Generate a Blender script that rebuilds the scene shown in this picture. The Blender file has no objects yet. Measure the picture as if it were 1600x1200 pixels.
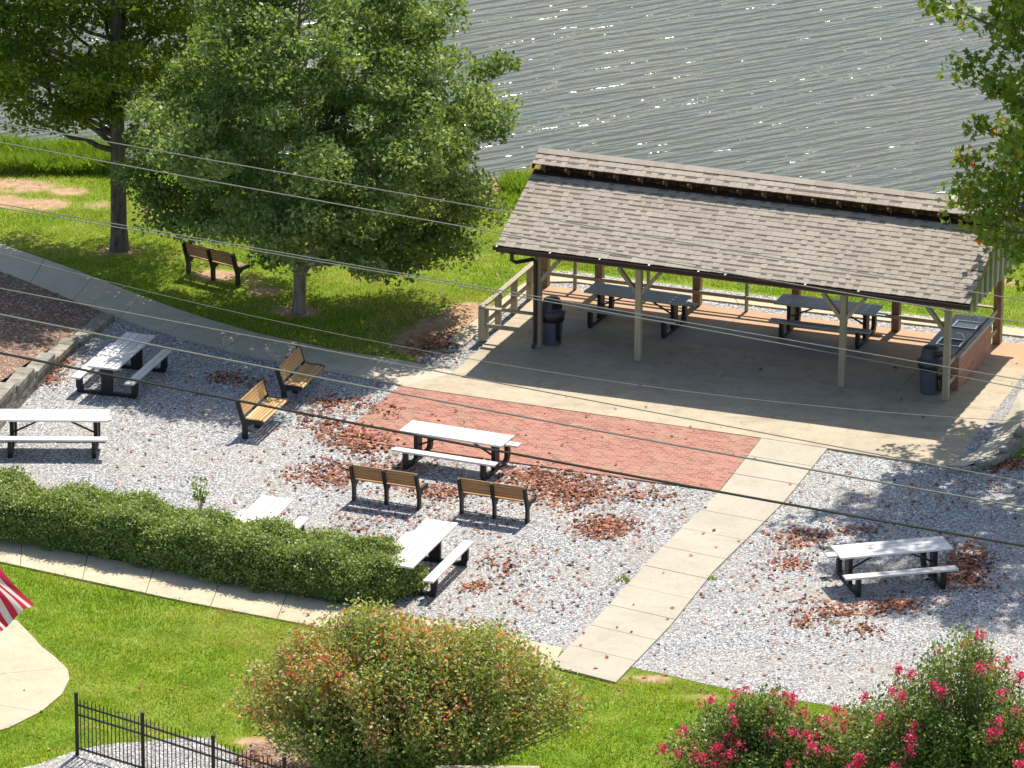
import bpy, bmesh, math, random
import numpy as np
from mathutils import Vector, Matrix
R = math.radians
rng = np.random.default_rng(7)
random.seed(7)
S = bpy.context.scene
COL = S.collection

# ------------------------------------------------------------------ camera
F, TH, DD, RO = 9000.0, 0.3448074, 130.77697, 0.0062379   # focal (px of 1600), pitch, range, roll
H0, Y0 = DD * math.sin(TH), DD * math.cos(TH)
CX = Vector((1, 0, 0)); CU = Vector((0, math.sin(TH), math.cos(TH))); CF = Vector((0, math.cos(TH), -math.sin(TH)))
cr, sr = math.cos(RO), math.sin(RO)
CR_, CU_ = cr * CX + sr * CU, -sr * CX + cr * CU
CAMP = Vector((0, -Y0, H0))
cam = bpy.data.cameras.new('camera'); camo = bpy.data.objects.new('camera', cam); COL.objects.link(camo)
cam.sensor_width = 36; cam.lens = F / 1600 * 36; cam.clip_start = 1; cam.clip_end = 3000
m3 = Matrix((CR_, CU_, -CF)).transposed()
camo.matrix_world = Matrix.Translation(CAMP) @ m3.to_4x4()
S.camera = camo

def G(u, v, z=0.0):
    """the point of the horizontal plane z seen at pixel (u,v) of the 1600x1200 photograph"""
    d = CF + CR_ * ((u - 800) / F) - CU_ * ((v - 600) / F)
    t = (z - CAMP.z) / d.z
    return CAMP + d * t

def GY(u, v, y):
    d = CF + CR_ * ((u - 800) / F) - CU_ * ((v - 600) / F)
    return CAMP + d * ((y - CAMP.y) / d.y)

def to_px(P):
    P = np.atleast_2d(P) - np.array(CAMP)
    d = P @ np.array(CF)
    return 800 + F * (P @ np.array(CR_)) / d, 600 - F * (P @ np.array(CU_)) / d

# ------------------------------------------------------------------ light
SUN = Vector((0.265, 0.60, 1.0)).normalized()
w = bpy.data.worlds.new('World'); S.world = w; w.use_nodes = True
nt = w.node_tree; bg = nt.nodes['Background']
sky = nt.nodes.new('ShaderNodeTexSky'); sky.sky_type = 'NISHITA'; sky.sun_disc = False
sky.sun_elevation = math.asin(SUN.z); sky.sun_rotation = math.atan2(SUN.x, SUN.y)
sky.air_density = 1.0; sky.dust_density = 1.2; sky.ozone_density = 0.2
nt.links.new(sky.outputs[0], bg.inputs[0]); bg.inputs[1].default_value = 0.115
sl = bpy.data.lights.new('sun', 'SUN'); slo = bpy.data.objects.new('sun', sl); COL.objects.link(slo)
sl.energy = 4.6; sl.angle = R(0.53); sl.color = (1.0, 0.95, 0.86)
slo.rotation_euler = SUN.to_track_quat('Z', 'Y').to_euler(); slo.location = (20, 60, 60)
S.view_settings.view_transform = 'Standard'; S.view_settings.look = 'None'
S.view_settings.exposure = 0.72; S.view_settings.gamma = 1
S.cycles.max_bounces = 6; S.cycles.diffuse_bounces = 3; S.cycles.transparent_max_bounces = 8
S.cycles.use_denoising = True

# ------------------------------------------------------------------ noise in numpy
def _h(ix, iy, s):
    n = (ix * 374761393 + iy * 668265263 + s * 974634777) & 0xffffffff
    n = ((n ^ (n >> 13)) * 1274126177) & 0xffffffff
    return ((n ^ (n >> 16)) & 0xffff) / 65535.0
def vnoise(x, y, s=0):
    x = np.asarray(x, float); y = np.asarray(y, float)
    ix = np.floor(x).astype(np.int64); iy = np.floor(y).astype(np.int64)
    fx = x - ix; fy = y - iy; fx = fx * fx * (3 - 2 * fx); fy = fy * fy * (3 - 2 * fy)
    a, b, c, d = _h(ix, iy, s), _h(ix + 1, iy, s), _h(ix, iy + 1, s), _h(ix + 1, iy + 1, s)
    return (a * (1 - fx) + b * fx) * (1 - fy) + (c * (1 - fx) + d * fx) * fy
def fbm(x, y, s=0, o=4):
    t = 0; a = 0.5; k = 1
    for i in range(o):
        t = t + a * vnoise(x * k, y * k, s + i * 17); a *= 0.5; k *= 2.03
    return t / (1 - 0.5 ** o)
def inpoly(x, y, poly):
    x = np.asarray(x); y = np.asarray(y); ins = np.zeros(x.shape, bool); n = len(poly)
    for i in range(n):
        x0, y0 = poly[i][:2]; x1, y1 = poly[(i + 1) % n][:2]
        if y0 == y1: continue
        c = (y0 > y) != (y1 > y)
        ins ^= c & (x < (x1 - x0) * (y - y0) / (y1 - y0) + x0)
    return ins

# ------------------------------------------------------------------ materials
class NB:
    def __init__(s, name):
        s.m = bpy.data.materials.new(name); s.m.use_nodes = True; s.t = s.m.node_tree
        s.p = s.t.nodes['Principled BSDF']; s.out = s.t.nodes['Material Output']
    def n(s, typ, ins=None, **kw):
        x = s.t.nodes.new(typ)
        for k, v in kw.items(): setattr(x, k, v)
        for k, v in (ins or {}).items(): s.set(x.inputs[k], v)
        return x
    def set(s, sock, v):
        if isinstance(v, bpy.types.NodeSocket): s.t.links.new(v, sock)
        elif isinstance(v, (tuple, list)) and len(v) == 3 and sock.type == 'RGBA': sock.default_value = (*v, 1)
        else: sock.default_value = v
    def coord(s, scale=(1, 1, 1), rot=0.0, which='Object'):
        tc = s.n('ShaderNodeTexCoord')
        if which == 'World': o = s.n('ShaderNodeNewGeometry').outputs['Position']
        else: o = tc.outputs[which]
        return s.n('ShaderNodeMapping', {'Vector': o, 'Scale': scale, 'Rotation': (0, 0, rot)}).outputs[0]
    def noise(s, vec, scale, det=4, rough=0.55, dist=0):
        return s.n('ShaderNodeTexNoise', {'Vector': vec, 'Scale': scale, 'Detail': det, 'Roughness': rough, 'Distortion': dist}).outputs[0]
    def ramp(s, fac, stops, interp='LINEAR'):
        r = s.n('ShaderNodeValToRGB', {'Fac': fac}); r.color_ramp.interpolation = interp
        e = r.color_ramp.elements
        while len(e) < len(stops): e.new(0.5)
        for i, (p, c) in enumerate(stops):
            e[i].position = p; e[i].color = (*(c if isinstance(c, (tuple, list)) else (c, c, c)), 1)
        return r.outputs[0]
    def mix(s, f, a, b, mode='MIX'):
        x = s.n('ShaderNodeMix', data_type='RGBA', blend_type=mode)
        s.set(x.inputs[0], f); s.set(x.inputs[6], a); s.set(x.inputs[7], b)
        return x.outputs[2]
    def attr(s, name='tone'):
        return s.n('ShaderNodeAttribute', attribute_name=name).outputs['Fac']
    def math(s, op, a, b=0.0):
        x = s.n('ShaderNodeMath', operation=op); s.set(x.inputs[0], a); s.set(x.inputs[1], b); return x.outputs[0]
    def bump(s, h, strength=0.5, dist=0.02):
        return s.n('ShaderNodeBump', {'Height': h, 'Strength': strength, 'Distance': dist}).outputs[0]
    def done(s, col=None, rough=None, normal=None, metal=None, spec=None):
        if col is not None: s.set(s.p.inputs['Base Color'], col)
        if rough is not None: s.set(s.p.inputs['Roughness'], rough)
        if normal is not None: s.set(s.p.inputs['Normal'], normal)
        if metal is not None: s.p.inputs['Metallic'].default_value = metal
        if spec is not None: s.p.inputs['Specular IOR Level'].default_value = spec
        return s.m

def simple(name, c, rough=0.6, metal=0, var=0.12, sc=6, spec=0.4):
    b = NB(name); v = b.coord(which='Object')
    n = b.noise(v, sc, 5)
    lo = tuple(max(0, x * (1 - var * 2)) for x in c); hi = tuple(min(1, x * (1 + var)) for x in c)
    col = b.ramp(n, [(0.3, lo), (0.7, hi)])
    return b.done(col, rough, b.bump(b.noise(v, sc * 12, 2), 0.12, 0.004), metal, spec)

def plank(name, c, rough=0.55, along=(2.2, 40, 40), var=0.25, spec=0.3):
    b = NB(name); v = b.coord(along); n = b.noise(v, 1.0, 5, 0.6)
    t = b.attr()
    lo = tuple(x * (1 - var) for x in c); hi = tuple(min(1, x * (1 + var * .5)) for x in c)
    col = b.ramp(n, [(0.3, lo), (0.65, hi)])
    col = b.mix(1.0, col, b.ramp(t, [(0, .78), (1, 1.0)]), 'MULTIPLY')
    d = b.noise(b.coord((1, 1, 1)), 5, 4)
    col = b.mix(b.ramp(d, [(0.62, 0.0), (0.8, 0.35)]), col, tuple(x * .45 for x in c))
    return b.done(col, rough, b.bump(n, 0.15, 0.004), 0, spec)

def leafmat(name, stops, trans=0.3, rough=0.42, spec=0.5, tint=(1.25, 1.15, .5)):
    b = NB(name); t = b.attr()
    col = b.ramp(t, stops)
    b.done(col, rough, None, 0, spec)
    tr = b.n('ShaderNodeBsdfTranslucent'); c2 = b.mix(1.0, col, tint, 'MULTIPLY'); b.set(tr.inputs[0], c2)
    mx = b.n('ShaderNodeMixShader', {0: trans}); b.t.links.new(b.p.outputs[0], mx.inputs[1]); b.t.links.new(tr.outputs[0], mx.inputs[2])
    b.t.links.new(mx.outputs[0], b.out.inputs[0])
    return b.m

def concrete(name, base, stain=(.2, .16, .1), amt=.5, sc=1.0):
    b = NB(name); v = b.coord(which='World')
    n1 = b.noise(v, 0.55 * sc, 6, 0.62); n2 = b.noise(v, 14, 4, .7); n3 = b.noise(v, 2.6, 5, .65, .5)
    col = b.ramp(n1, [(0.3, tuple(x * .86 for x in base)), (0.7, tuple(min(1, x * 1.05) for x in base))])
    col = b.mix(b.ramp(n3, [(0.5, 0.0), (0.78, amt)]), col, stain)
    col = b.mix(1.0, col, b.ramp(n2, [(0.3, .86), (0.7, 1.0)]), 'MULTIPLY')
    return b.done(col, 0.85, b.bump(n2, .25, .006), 0, .25)

M = {}
M['path'] = concrete('concrete_path', (.50, .44, .34), (.30, .26, .19), .6)
M['walk'] = concrete('concrete_walkway', (.52, .435, .30), (.32, .27, .17), .7)
M['walkp'] = concrete('pale_walkway', (.44, .39, .305), (.33, .28, .20), .6)
M['slab'] = concrete('concrete_slab', (.46, .385, .275), (.28, .185, .11), .65)
def slab_mat():
    m = concrete('pavilion_floor', (.46, .385, .275), (.26, .19, .12), .65); t = m.node_tree; p = t.nodes['Principled BSDF']
    b = NB.__new__(NB); b.m = m; b.t = t; b.p = p; b.out = t.nodes['Material Output']
    old = p.inputs['Base Color'].links[0].from_socket; v = b.coord(rot=.357, which='World'); sp_ = b.n('ShaderNodeSeparateXYZ', {0: v})
    yy = b.math('ADD', sp_.outputs[1], b.math('MULTIPLY', b.math('SUBTRACT', b.noise(v, .9, 4), .5), 2.2))
    # rusty clay washed in from the lawn side, across the back metre of the floor
    mask = b.n('ShaderNodeMapRange', {'Value': yy, 'From Min': 4.4, 'From Max': 6.4, 'To Min': 0.0, 'To Max': .75}).outputs[0]
    c = b.mix(mask, old, (.44, .235, .12))
    # mildewed band across the middle, tyre and drip marks
    n = b.noise(b.coord((.35, 1.6, 1), .357, 'World'), 1.2, 5, .65)
    c = b.mix(b.ramp(n, [(.52, 0.0), (.72, .45)]), c, (.20, .17, .12))
    return b.done(c)
M['pad'] = concrete('concrete_pad', (.50, .42, .295), (.34, .27, .17), .6)
M['slab'] = slab_mat()
M['patch'] = concrete('grey_patch', (.37, .345, .30), (.25, .2, .15), .4)

def ground_mat():
    b = NB('lawn'); v = b.coord(which='World')
    n = b.noise(v, 1.1, 5, .6); f = b.noise(v, 26, 3, .7); g = b.noise(v, .33, 3)
    col = b.ramp(n, [(0.3, (.10, .19, .008)), (0.5, (.16, .26, .012)), (0.72, (.26, .31, .03))])
    col = b.mix(b.ramp(g, [(.45, 0.0), (.7, .45)]), col, (.28, .30, .05))
    col = b.mix(b.ramp(b.noise(v, 2.2, 5, .7), [(.55, 0.0), (.75, .5)]), col, (.33, .27, .13))
    col = b.mix(1.0, col, b.ramp(f, [(0.3, .55), (0.7, 1.15)]), 'MULTIPLY')
    soil = b.ramp(b.noise(v, 4, 5), [(.3, (.30, .17, .09)), (.7, (.48, .33, .21))])
    s = b.math('ADD', b.attr('soil'), b.math('MULTIPLY', b.math('SUBTRACT', b.noise(v, 7, 4, .7), .5), .5))
    col = b.mix(b.ramp(s, [(.42, 0.0), (.62, 1.0)]), col, soil)
    mud = b.ramp(b.noise(v, 1.5, 5), [(.3, (.20, .085, .05)), (.7, (.32, .17, .12))])
    col = b.mix(b.attr('mud'), col, mud)
    return b.done(col, .9, b.bump(f, .8, .03), 0, .15)
M['lawn'] = ground_mat()

def gravel_mat(name, tint=(1, 1, 1)):
    b = NB(name); v = b.coord(which='World')
    vo = b.n('ShaderNodeTexVoronoi', {'Vector': v, 'Scale': 26.0, 'Randomness': 1.0})
    sep = b.n('ShaderNodeSeparateColor', {0: vo.outputs['Color']})
    c = b.ramp(sep.outputs[0], [(0, (.10, .10, .105)), (.3, (.30, .30, .30)), (.6, (.44, .437, .43)), (.85, (.56, .55, .53)), (1, (.72, .71, .68))])
    c = b.mix(1.0, c, b.ramp(vo.outputs['Distance'], [(.25, 1.0), (.75, .45)]), 'MULTIPLY')
    w_ = b.noise(v, .5, 4); c = b.mix(b.ramp(w_, [(.42, 0.0), (.7, .55)]), c, (.34, .29, .23))
    c = b.mix(1.0, c, tint, 'MULTIPLY')
    return b.done(c, .85, b.bump(b.math('SUBTRACT', 1.0, vo.outputs['Distance']), .9, .02), 0, .3)
M['gravel'] = gravel_mat('gravel')
b = NB('gravel_stone'); M['stone'] = b.done(b.ramp(b.attr(), [(0, (.10, .10, .105)), (.25, (.32, .318, .318)), (.6, (.48, .475, .465)), (1, (.78, .77, .74))]), .8)
PH = -0.357

def brick_mat(name, c1, c2, mortar, sx, rot=0, which='World', moss=.35, bw=.21, rh=.07):
    b = NB(name); v = b.coord((sx, sx, sx), rot, which)
    if which == 'Object':   # upright faces: run the courses along the horizontal, up the wall
        sx_ = b.n('ShaderNodeSeparateXYZ', {0: v}); v = b.n('ShaderNodeCombineXYZ', {0: b.math('ADD', sx_.outputs[0], sx_.outputs[1]), 1: sx_.outputs[2]}).outputs[0]
    br = b.n('ShaderNodeTexBrick', {'Vector': v, 'Color1': c1, 'Color2': c2, 'Mortar': mortar, 'Scale': 1.0, 'Mortar Size': .010,
                                    'Brick Width': bw, 'Row Height': rh, 'Bias': -.1})
    w0 = b.coord(which='World')
    n = b.noise(w0, 1.1, 5, .65, .4)
    col = b.mix(b.ramp(n, [(.52, 0.0), (.75, moss)]), br.outputs[0], (.26, .27, .15))
    col = b.mix(b.ramp(b.noise(w0, 2.3, 4, .6), [(.55, 0.0), (.8, .35)]), col, (.55, .33, .26))
    col = b.mix(1.0, col, b.ramp(b.noise(w0, 18, 3), [(.3, .8), (.7, 1.05)]), 'MULTIPLY')
    return b.done(col, .8, b.bump(br.outputs[1], -.4, .006), 0, .25)
M['brick'] = brick_mat('brick_paving', (.26, .085, .058), (.43, .175, .125), (.33, .24, .18), 1, -PH, bw=.21, rh=.105)
M['mulch'] = simple('mulch', (.24, .155, .11), .95, var=.4, sc=18, spec=.1)
b = NB('mulch_chip'); M['chip'] = b.done(b.ramp(b.attr(), [(0, (.12, .07, .05)), (.5, (.34, .22, .16)), (1, (.62, .47, .35))]), .9)
b = NB('wall_stone'); v = b.coord()
M['block'] = b.done(b.mix(1.0, b.ramp(b.noise(v, 3, 6, .7), [(.3, (.16, .14, .11)), (.7, (.40, .37, .29))]), b.ramp(b.attr(), [(0, .7), (1, 1.0)]), 'MULTIPLY'),
                    .9, b.bump(b.noise(v, 25, 4), .7, .02))
def water_mat():
    b = NB('lake_water'); tc = b.n('ShaderNodeNewGeometry').outputs['Position']
    rs = lambda a_, sc_: b.n('ShaderNodeMapping', {'Vector': b.n('ShaderNodeMapping', {'Vector': tc, 'Rotation': (0, 0, R(a_))}).outputs[0], 'Scale': sc_}).outputs[0]
    v1 = rs(-29, (.30, 1.0, 1))
    v2 = rs(-24, (1.0, 3.2, 1))
    wv = b.n('ShaderNodeTexWave', {'Vector': v1, 'Scale': .56, 'Distortion': 6.5, 'Detail': 3.0, 'Detail Scale': .55, 'Detail Roughness': .55}, bands_direction='Y', wave_profile='SAW')
    n2 = b.noise(v2, 1.3, 3, .6, .4); n3 = b.noise(tc, 6, 3, .6); n4 = b.noise(v1, .5, 3)
    v5 = rs(-34, (.42, 1.0, 1))
    w2 = b.n('ShaderNodeTexWave', {'Vector': v5, 'Scale': .85, 'Distortion': 7.5, 'Detail': 3.0, 'Detail Scale': .8, 'Detail Roughness': .6}, bands_direction='Y', wave_profile='SAW')
    st_ = [(0, 0.0), (.28, 1.0), (.6, .45), (1, 0.0)]
    ws = b.math('ADD', b.math('MULTIPLY', b.math('MULTIPLY', b.ramp(wv.outputs[1], st_, 'EASE'), b.ramp(n4, [(.35, .1), (.65, 1.0)])), .20), b.math('MULTIPLY', b.math('MULTIPLY', b.ramp(w2.outputs[1], st_, 'EASE'), b.ramp(n4, [(.35, 1.0), (.65, .2)])), .15))
    h = b.math('ADD', ws, b.math('ADD', b.math('MULTIPLY', n2, .22), b.math('MULTIPLY', n3, .03)))
    col = b.ramp(b.noise(tc, .05, 3), [(.35, (.048, .054, .038)), (.65, (.072, .070, .038))])
    b.p.inputs['IOR'].default_value = 1.33
    return b.done(col, .13, b.bump(h, 1.0, .135), 0, .36)
M['water'] = water_mat()

M['white_plank'] = plank('white_plank', (.74, .70, .65), .55, (3, 30, 30), .16)
M['grey_plank'] = plank('grey_plank', (.40, .41, .42), .55, (3, 30, 30), .18)
M['black'] = simple('black_plastic', (.018, .018, .019), .5, 0, .2, 8)
M['slat'] = plank('tan_slat', (.56, .34, .14), .5, (3, 40, 40), .16)
M['slat_shaded'] = plank('shaded_slat', (.42, .225, .095), .5, (3, 40, 40), .16)  # bench slats again, with the shade on sunless backs put into the colour
M['timber'] = plank('tan_timber', (.42, .36, .25), .75, (12, 12, 1.2), .22)
M['timber_old'] = plank('stained_timber', (.30, .20, .115), .75, (12, 12, 1.2), .3)
M['truss'] = plank('truss_timber', (.17, .10, .055), .8, (8, 8, 8), .3)
M['siding'] = plank('gable_siding', (.46, .44, .34), .75, (10, 10, 1.0), .15)
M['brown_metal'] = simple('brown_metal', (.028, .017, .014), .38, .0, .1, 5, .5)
b = NB('shingle'); v = b.coord(which='Object')
c = b.ramp(b.attr(), [(0, (.27, .225, .18)), (.5, (.36, .31, .25)), (1, (.43, .38, .31))])
c = b.mix(b.ramp(b.noise(v, .9, 5, .6), [(.4, 0.0), (.75, .35)]), c, (.25, .22, .20))
c = b.mix(1.0, c, b.ramp(b.noise(v, 60, 2), [(.3, .82), (.7, 1.08)]), 'MULTIPLY')
M['shingle'] = b.done(c, .9, b.bump(b.noise(v, 90, 2), .4, .004), 0, .15)
M['shingledk'] = simple('shingle_shadow_band', (.18, .14, .115), .95, 0, .2, 20, .1)
M['white'] = simple('white_paint', (.85, .85, .83), .4, 0, .03)
M['steel'] = simple('stainless_steel', (.62, .62, .62), .22, 1.0, .05)
M['counter'] = plank('grey_counter', (.40, .345, .29), .5, (6, 6, 6), .3)
M['sinktan'] = simple('enamel_sink', (.72, .56, .30), .3, 0, .08)
M['redbrick'] = brick_mat('red_brick', (.36, .12, .07), (.48, .22, .14), (.30, .24, .20), 1, 0, 'Object', .1, .21, .075)
M['bin'] = simple('grey_bin', (.085, .095, .115), .45, 0, .12, 4)
M['binlid'] = simple('grey_bin_lid', (.065, .07, .082), .5, 0, .15, 4)
M['bag'] = simple('black_bag', (.010, .010, .012), .3, 0, .2, 10, .5)
M['wire'] = simple('wire_metal', (.23, .22, .21), .5, .3, .1)
M['cable'] = simple('black_cable', (.03, .028, .027), .4, 0, .1)
M['fence'] = simple('black_fence', (.010, .010, .011), .35, 0, .1, 4, .5)
b = NB('bark'); v = b.coord((1, 1, .35))
M['bark'] = b.done(b.ramp(b.noise(v, 9, 6, .7, .5), [(.3, (.055, .042, .032)), (.7, (.22, .185, .15))]), .95, b.bump(b.noise(v, 16, 5, .7), .8, .03), 0, .1)
b = NB('bark_pale'); v = b.coord((1, 1, .35))
M['barkp'] = b.done(b.ramp(b.noise(v, 7, 5, .6, .5), [(.3, (.14, .11, .085)), (.7, (.36, .30, .24))]), .9, b.bump(b.noise(v, 16, 5, .7), .5, .02), 0, .1)
M['leaf_mid'] = leafmat('leaf_maple', [(0, (.07, .125, .026)), (.5, (.185, .275, .072)), (.85, (.35, .44, .18)), (1, (.48, .54, .27))], .42, .5, .35)
M['leaf_tall'] = leafmat('leaf_tall', [(0, (.06, .10, .010)), (.5, (.16, .23, .02)), (1, (.32, .40, .045))], .42, .5, .3)
M['leaf_right'] = leafmat('leaf_right', [(0, (.07, .12, .012)), (.5, (.16, .25, .025)), (.95, (.28, .37, .05)), (.97, (.60, .36, .06)), (1, (.62, .20, .03))], .4, .45, .4)
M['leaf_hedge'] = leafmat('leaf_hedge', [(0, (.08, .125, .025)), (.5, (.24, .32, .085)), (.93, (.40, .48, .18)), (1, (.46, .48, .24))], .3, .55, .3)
M['leaf_bush'] = leafmat('leaf_bush', [(0, (.11, .17, .035)), (.45, (.29, .37, .09)), (.70, (.44, .45, .16)), (.84, (.58, .36, .20)), (.93, (.60, .20, .12)), (1, (.80, .07, .06))], .35, .5, .3)
M['leaf_myrtle'] = leafmat('leaf_myrtle', [(0, (.07, .12, .025)), (.5, (.18, .26, .065)), (.85, (.31, .38, .12)), (1, (.50, .36, .18))], .35, .45, .4)
M['petal'] = leafmat('petal_pink', [(0, (.60, .02, .09)), (.6, (.86, .07, .20)), (1, (.95, .32, .42))], .4, .6, .1, (1, .8, 1))
M['dry'] = leafmat('dry_leaf', [(0, (.06, .020, .013)), (.4, (.22, .070, .036)), (.75, (.42, .16, .085)), (1, (.60, .34, .20))], .12, .6, .25)
M['blade'] = leafmat('grass_blade', [(0, (.13, .23, .008)), (.45, (.24, .36, .014)), (.75, (.37, .42, .035)), (1, (.48, .40, .15))], .3, .5, .3)
M['reed'] = leafmat('shore_grass', [(0, (.16, .30, .03)), (1, (.38, .52, .09))], .35, .5, .3)

# ------------------------------------------------------------------ mesh helpers
class MB:
    def __init__(s): s.v = []; s.f = []; s.mi = []; s.t = []; s.sm = []
    def add(s, vs, fs, mi=0, tone=None, sm=False):
        o = len(s.v); s.v += [tuple(v) for v in vs]
        tone = random.random() if tone is None else tone
        for f in fs: s.f.append([o + i for i in f]); s.mi.append(mi); s.t.append(tone); s.sm.append(sm)
    def box(s, c, d, rot=None, mi=0, tone=None, bev=0.0):
        c = Vector(c); hx, hy, hz = [q / 2 for q in d]
        rot = rot or Matrix.Identity(3)
        if bev > 0:
            b_ = min(bev, hx * .9, hy * .9, hz * .9); pts = []
            for sx in (-1, 1):
                for sy in (-1, 1):
                    for sz in (-1, 1):
                        pts += [(sx * (hx - b_), sy * (hy - b_), sz * hz), (sx * (hx - b_), sy * hy, sz * (hz - b_)), (sx * hx, sy * (hy - b_), sz * (hz - b_))]
            bm = bmesh.new()
            for p in pts: bm.verts.new(p)
            r = bmesh.ops.convex_hull(bm, input=bm.verts)
            bmesh.ops.dissolve_limit(bm, angle_limit=.01, verts=bm.verts, edges=bm.edges)
            bm.verts.index_update()
            s.add([c + rot @ v.co for v in bm.verts], [[v.index for v in f.verts] for f in bm.faces], mi, tone); bm.free(); return
        vs = [c + rot @ Vector((sx * hx, sy * hy, sz * hz)) for sx in (-1, 1) for sy in (-1, 1) for sz in (-1, 1)]
        s.add(vs, [(0, 1, 3, 2), (4, 6, 7, 5), (0, 4, 5, 1), (2, 3, 7, 6), (0, 2, 6, 4), (1, 5, 7, 3)], mi, tone)
    def beam(s, p0, p1, wd, ht, up=(0, 0, 1), mi=0, tone=None, bev=0.0):
        p0 = Vector(p0); p1 = Vector(p1); x = (p1 - p0).normalized(); y = Vector(up).cross(x)
        if y.length < 1e-4: y = Vector((1, 0, 0)).cross(x)
        y.normalize(); z = x.cross(y)
        s.box((p0 + p1) / 2, ((p1 - p0).length, wd, ht), Matrix((x, y, z)).transposed(), mi, tone, bev)
    def prism(s, poly, axis0, axis1, ext, org=(0, 0, 0), mi=0, tone=None):
        """poly in (axis0,axis1) extruded by vector ext"""
        o = Vector(org); a = Vector(axis0); b_ = Vector(axis1); e = Vector(ext); n = len(poly)
        vs = [o + a * p[0] + b_ * p[1] for p in poly] + [o + a * p[0] + b_ * p[1] + e for p in poly]
        s.add(vs, [list(range(n))[::-1], list(range(n, 2 * n))] + [(i, (i + 1) % n, n + (i + 1) % n, n + i) for i in range(n)], mi, tone)
    def tube(s, pts, rad, n=8, mi=0, tone=None, cap=True, jit=0):
        pts = [Vector(p) for p in pts]; rad = rad if isinstance(rad, (list, tuple)) else [rad] * len(pts)
        vs = []; ref = Vector((.31, .95, .11))
        for i, p in enumerate(pts):
            t = (pts[min(i + 1, len(pts) - 1)] - pts[max(i - 1, 0)]).normalized()
            u = t.cross(ref).normalized(); v_ = t.cross(u)
            for k in range(n):
                a = 2 * math.pi * k / n; r = rad[i] * (1 + (random.random() - .5) * jit)
                vs.append(p + u * math.cos(a) * r + v_ * math.sin(a) * r)
        fs = [(i * n + k, i * n + (k + 1) % n, (i + 1) * n + (k + 1) % n, (i + 1) * n + k) for i in range(len(pts) - 1) for k in range(n)]
        if cap: fs += [tuple(range(n))[::-1], tuple(range((len(pts) - 1) * n, len(pts) * n))]
        s.add(vs, fs, mi, tone, True)
    def lathe(s, prof, n=24, c=(0, 0, 0), mi=0, tone=None, sx=1, sy=1):
        c = Vector(c); vs = [c + Vector((r * sx * math.cos(2 * math.pi * k / n), r * sy * math.sin(2 * math.pi * k / n), z)) for r, z in prof for k in range(n)]
        fs = [(i * n + k, i * n + (k + 1) % n, (i + 1) * n + (k + 1) % n, (i + 1) * n + k) for i in range(len(prof) - 1) for k in range(n)]
        fs += [tuple(range(n))[::-1], tuple(range((len(prof) - 1) * n, len(prof) * n))]
        s.add(vs, fs, mi, tone, True)
    def build(s, name, mats, parent=None):
        me = bpy.data.meshes.new(name); me.from_pydata(s.v, [], s.f)
        for m in (mats if isinstance(mats, (list, tuple)) else [mats]): me.materials.append(m)
        me.polygons.foreach_set('material_index', s.mi); me.polygons.foreach_set('use_smooth', s.sm)
        a = me.attributes.new('tone', 'FLOAT', 'FACE'); a.data.foreach_set('value', s.t)
        bm = bmesh.new(); bm.from_mesh(me); bmesh.ops.recalc_face_normals(bm, faces=bm.faces); bm.to_mesh(me); bm.free()
        if any(s.sm):
            try: me.set_sharp_from_angle(angle=R(40))
            except Exception: pass
        me.update()
        o = bpy.data.objects.new(name, me); COL.objects.link(o)
        if parent: o.parent = parent
        return o

def raw(name, verts, nper, tones, mat, parent=None, faces_per=None):
    """many small separate faces; verts (N,nper,3)"""
    N = len(verts); me = bpy.data.meshes.new(name)
    if faces_per is None: faces_per = [list(range(nper))]
    fl = len(faces_per); fv = [len(f) for f in faces_per]
    me.vertices.add(N * nper); me.vertices.foreach_set('co', np.ascontiguousarray(verts, dtype=np.float32).ravel())
    flat = np.array([i for f in faces_per for i in f])
    loops = (np.arange(N)[:, None] * nper + flat[None, :]).ravel()
    me.loops.add(len(loops)); me.loops.foreach_set('vertex_index', loops.astype(np.int32))
    st = np.concatenate([[0], np.cumsum(fv)[:-1]]); starts = (np.arange(N)[:, None] * len(flat) + st[None, :]).ravel()
    me.polygons.add(N * fl); me.polygons.foreach_set('loop_start', starts.astype(np.int32))
    try: me.polygons.foreach_set('loop_total', np.tile(fv, N).astype(np.int32))
    except Exception: pass
    me.update(calc_edges=True)
    a = me.attributes.new('tone', 'FLOAT', 'FACE'); a.data.foreach_set('value', np.repeat(tones, fl).astype(np.float32))
    me.materials.append(mat)
    o = bpy.data.objects.new(name, me); COL.objects.link(o)
    if parent: o.parent = parent
    return o

def leaves(name, c, size, tones, mat, parent=None, up=0.6, out=None, lobes=False, flat=False):
    """leaf faces at points c (N,3); up: how much normals lean upward; out: outward dirs"""
    N = len(c); n = rng.normal(size=(N, 3)); n /= np.linalg.norm(n, axis=1)[:, None]
    n[:, 2] = np.abs(n[:, 2]) if flat else n[:, 2]
    n = n + np.array([0, 0, up])
    if out is not None: n = n + out
    n /= np.linalg.norm(n, axis=1)[:, None] + 1e-9
    a = rng.normal(size=(N, 3)); a -= (a * n).sum(1)[:, None] * n; a /= np.linalg.norm(a, axis=1)[:, None] + 1e-9
    b_ = np.cross(n, a); s = (size * (0.65 + 0.7 * rng.random(N)))[:, None] if np.isscalar(size) else size[:, None]
    if lobes:
        k = [(-.5, 0), (-.1, .22), (-.02, .55), (.22, .25), (.62, 0), (.22, -.25), (-.02, -.55), (-.1, -.22)]
        V = np.stack([c + a * s * p[0] + b_ * s * p[1] + n * s * (abs(p[1]) * .25 - .05) for p in k], 1)
    else:
        V = np.stack([c - a * s * .5, c + b_ * s * .3 + n * s * .06, c + a * s * .5, c - b_ * s * .3 + n * s * .06], 1)
    return raw(name, V, V.shape[1], tones, mat, parent)

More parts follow.
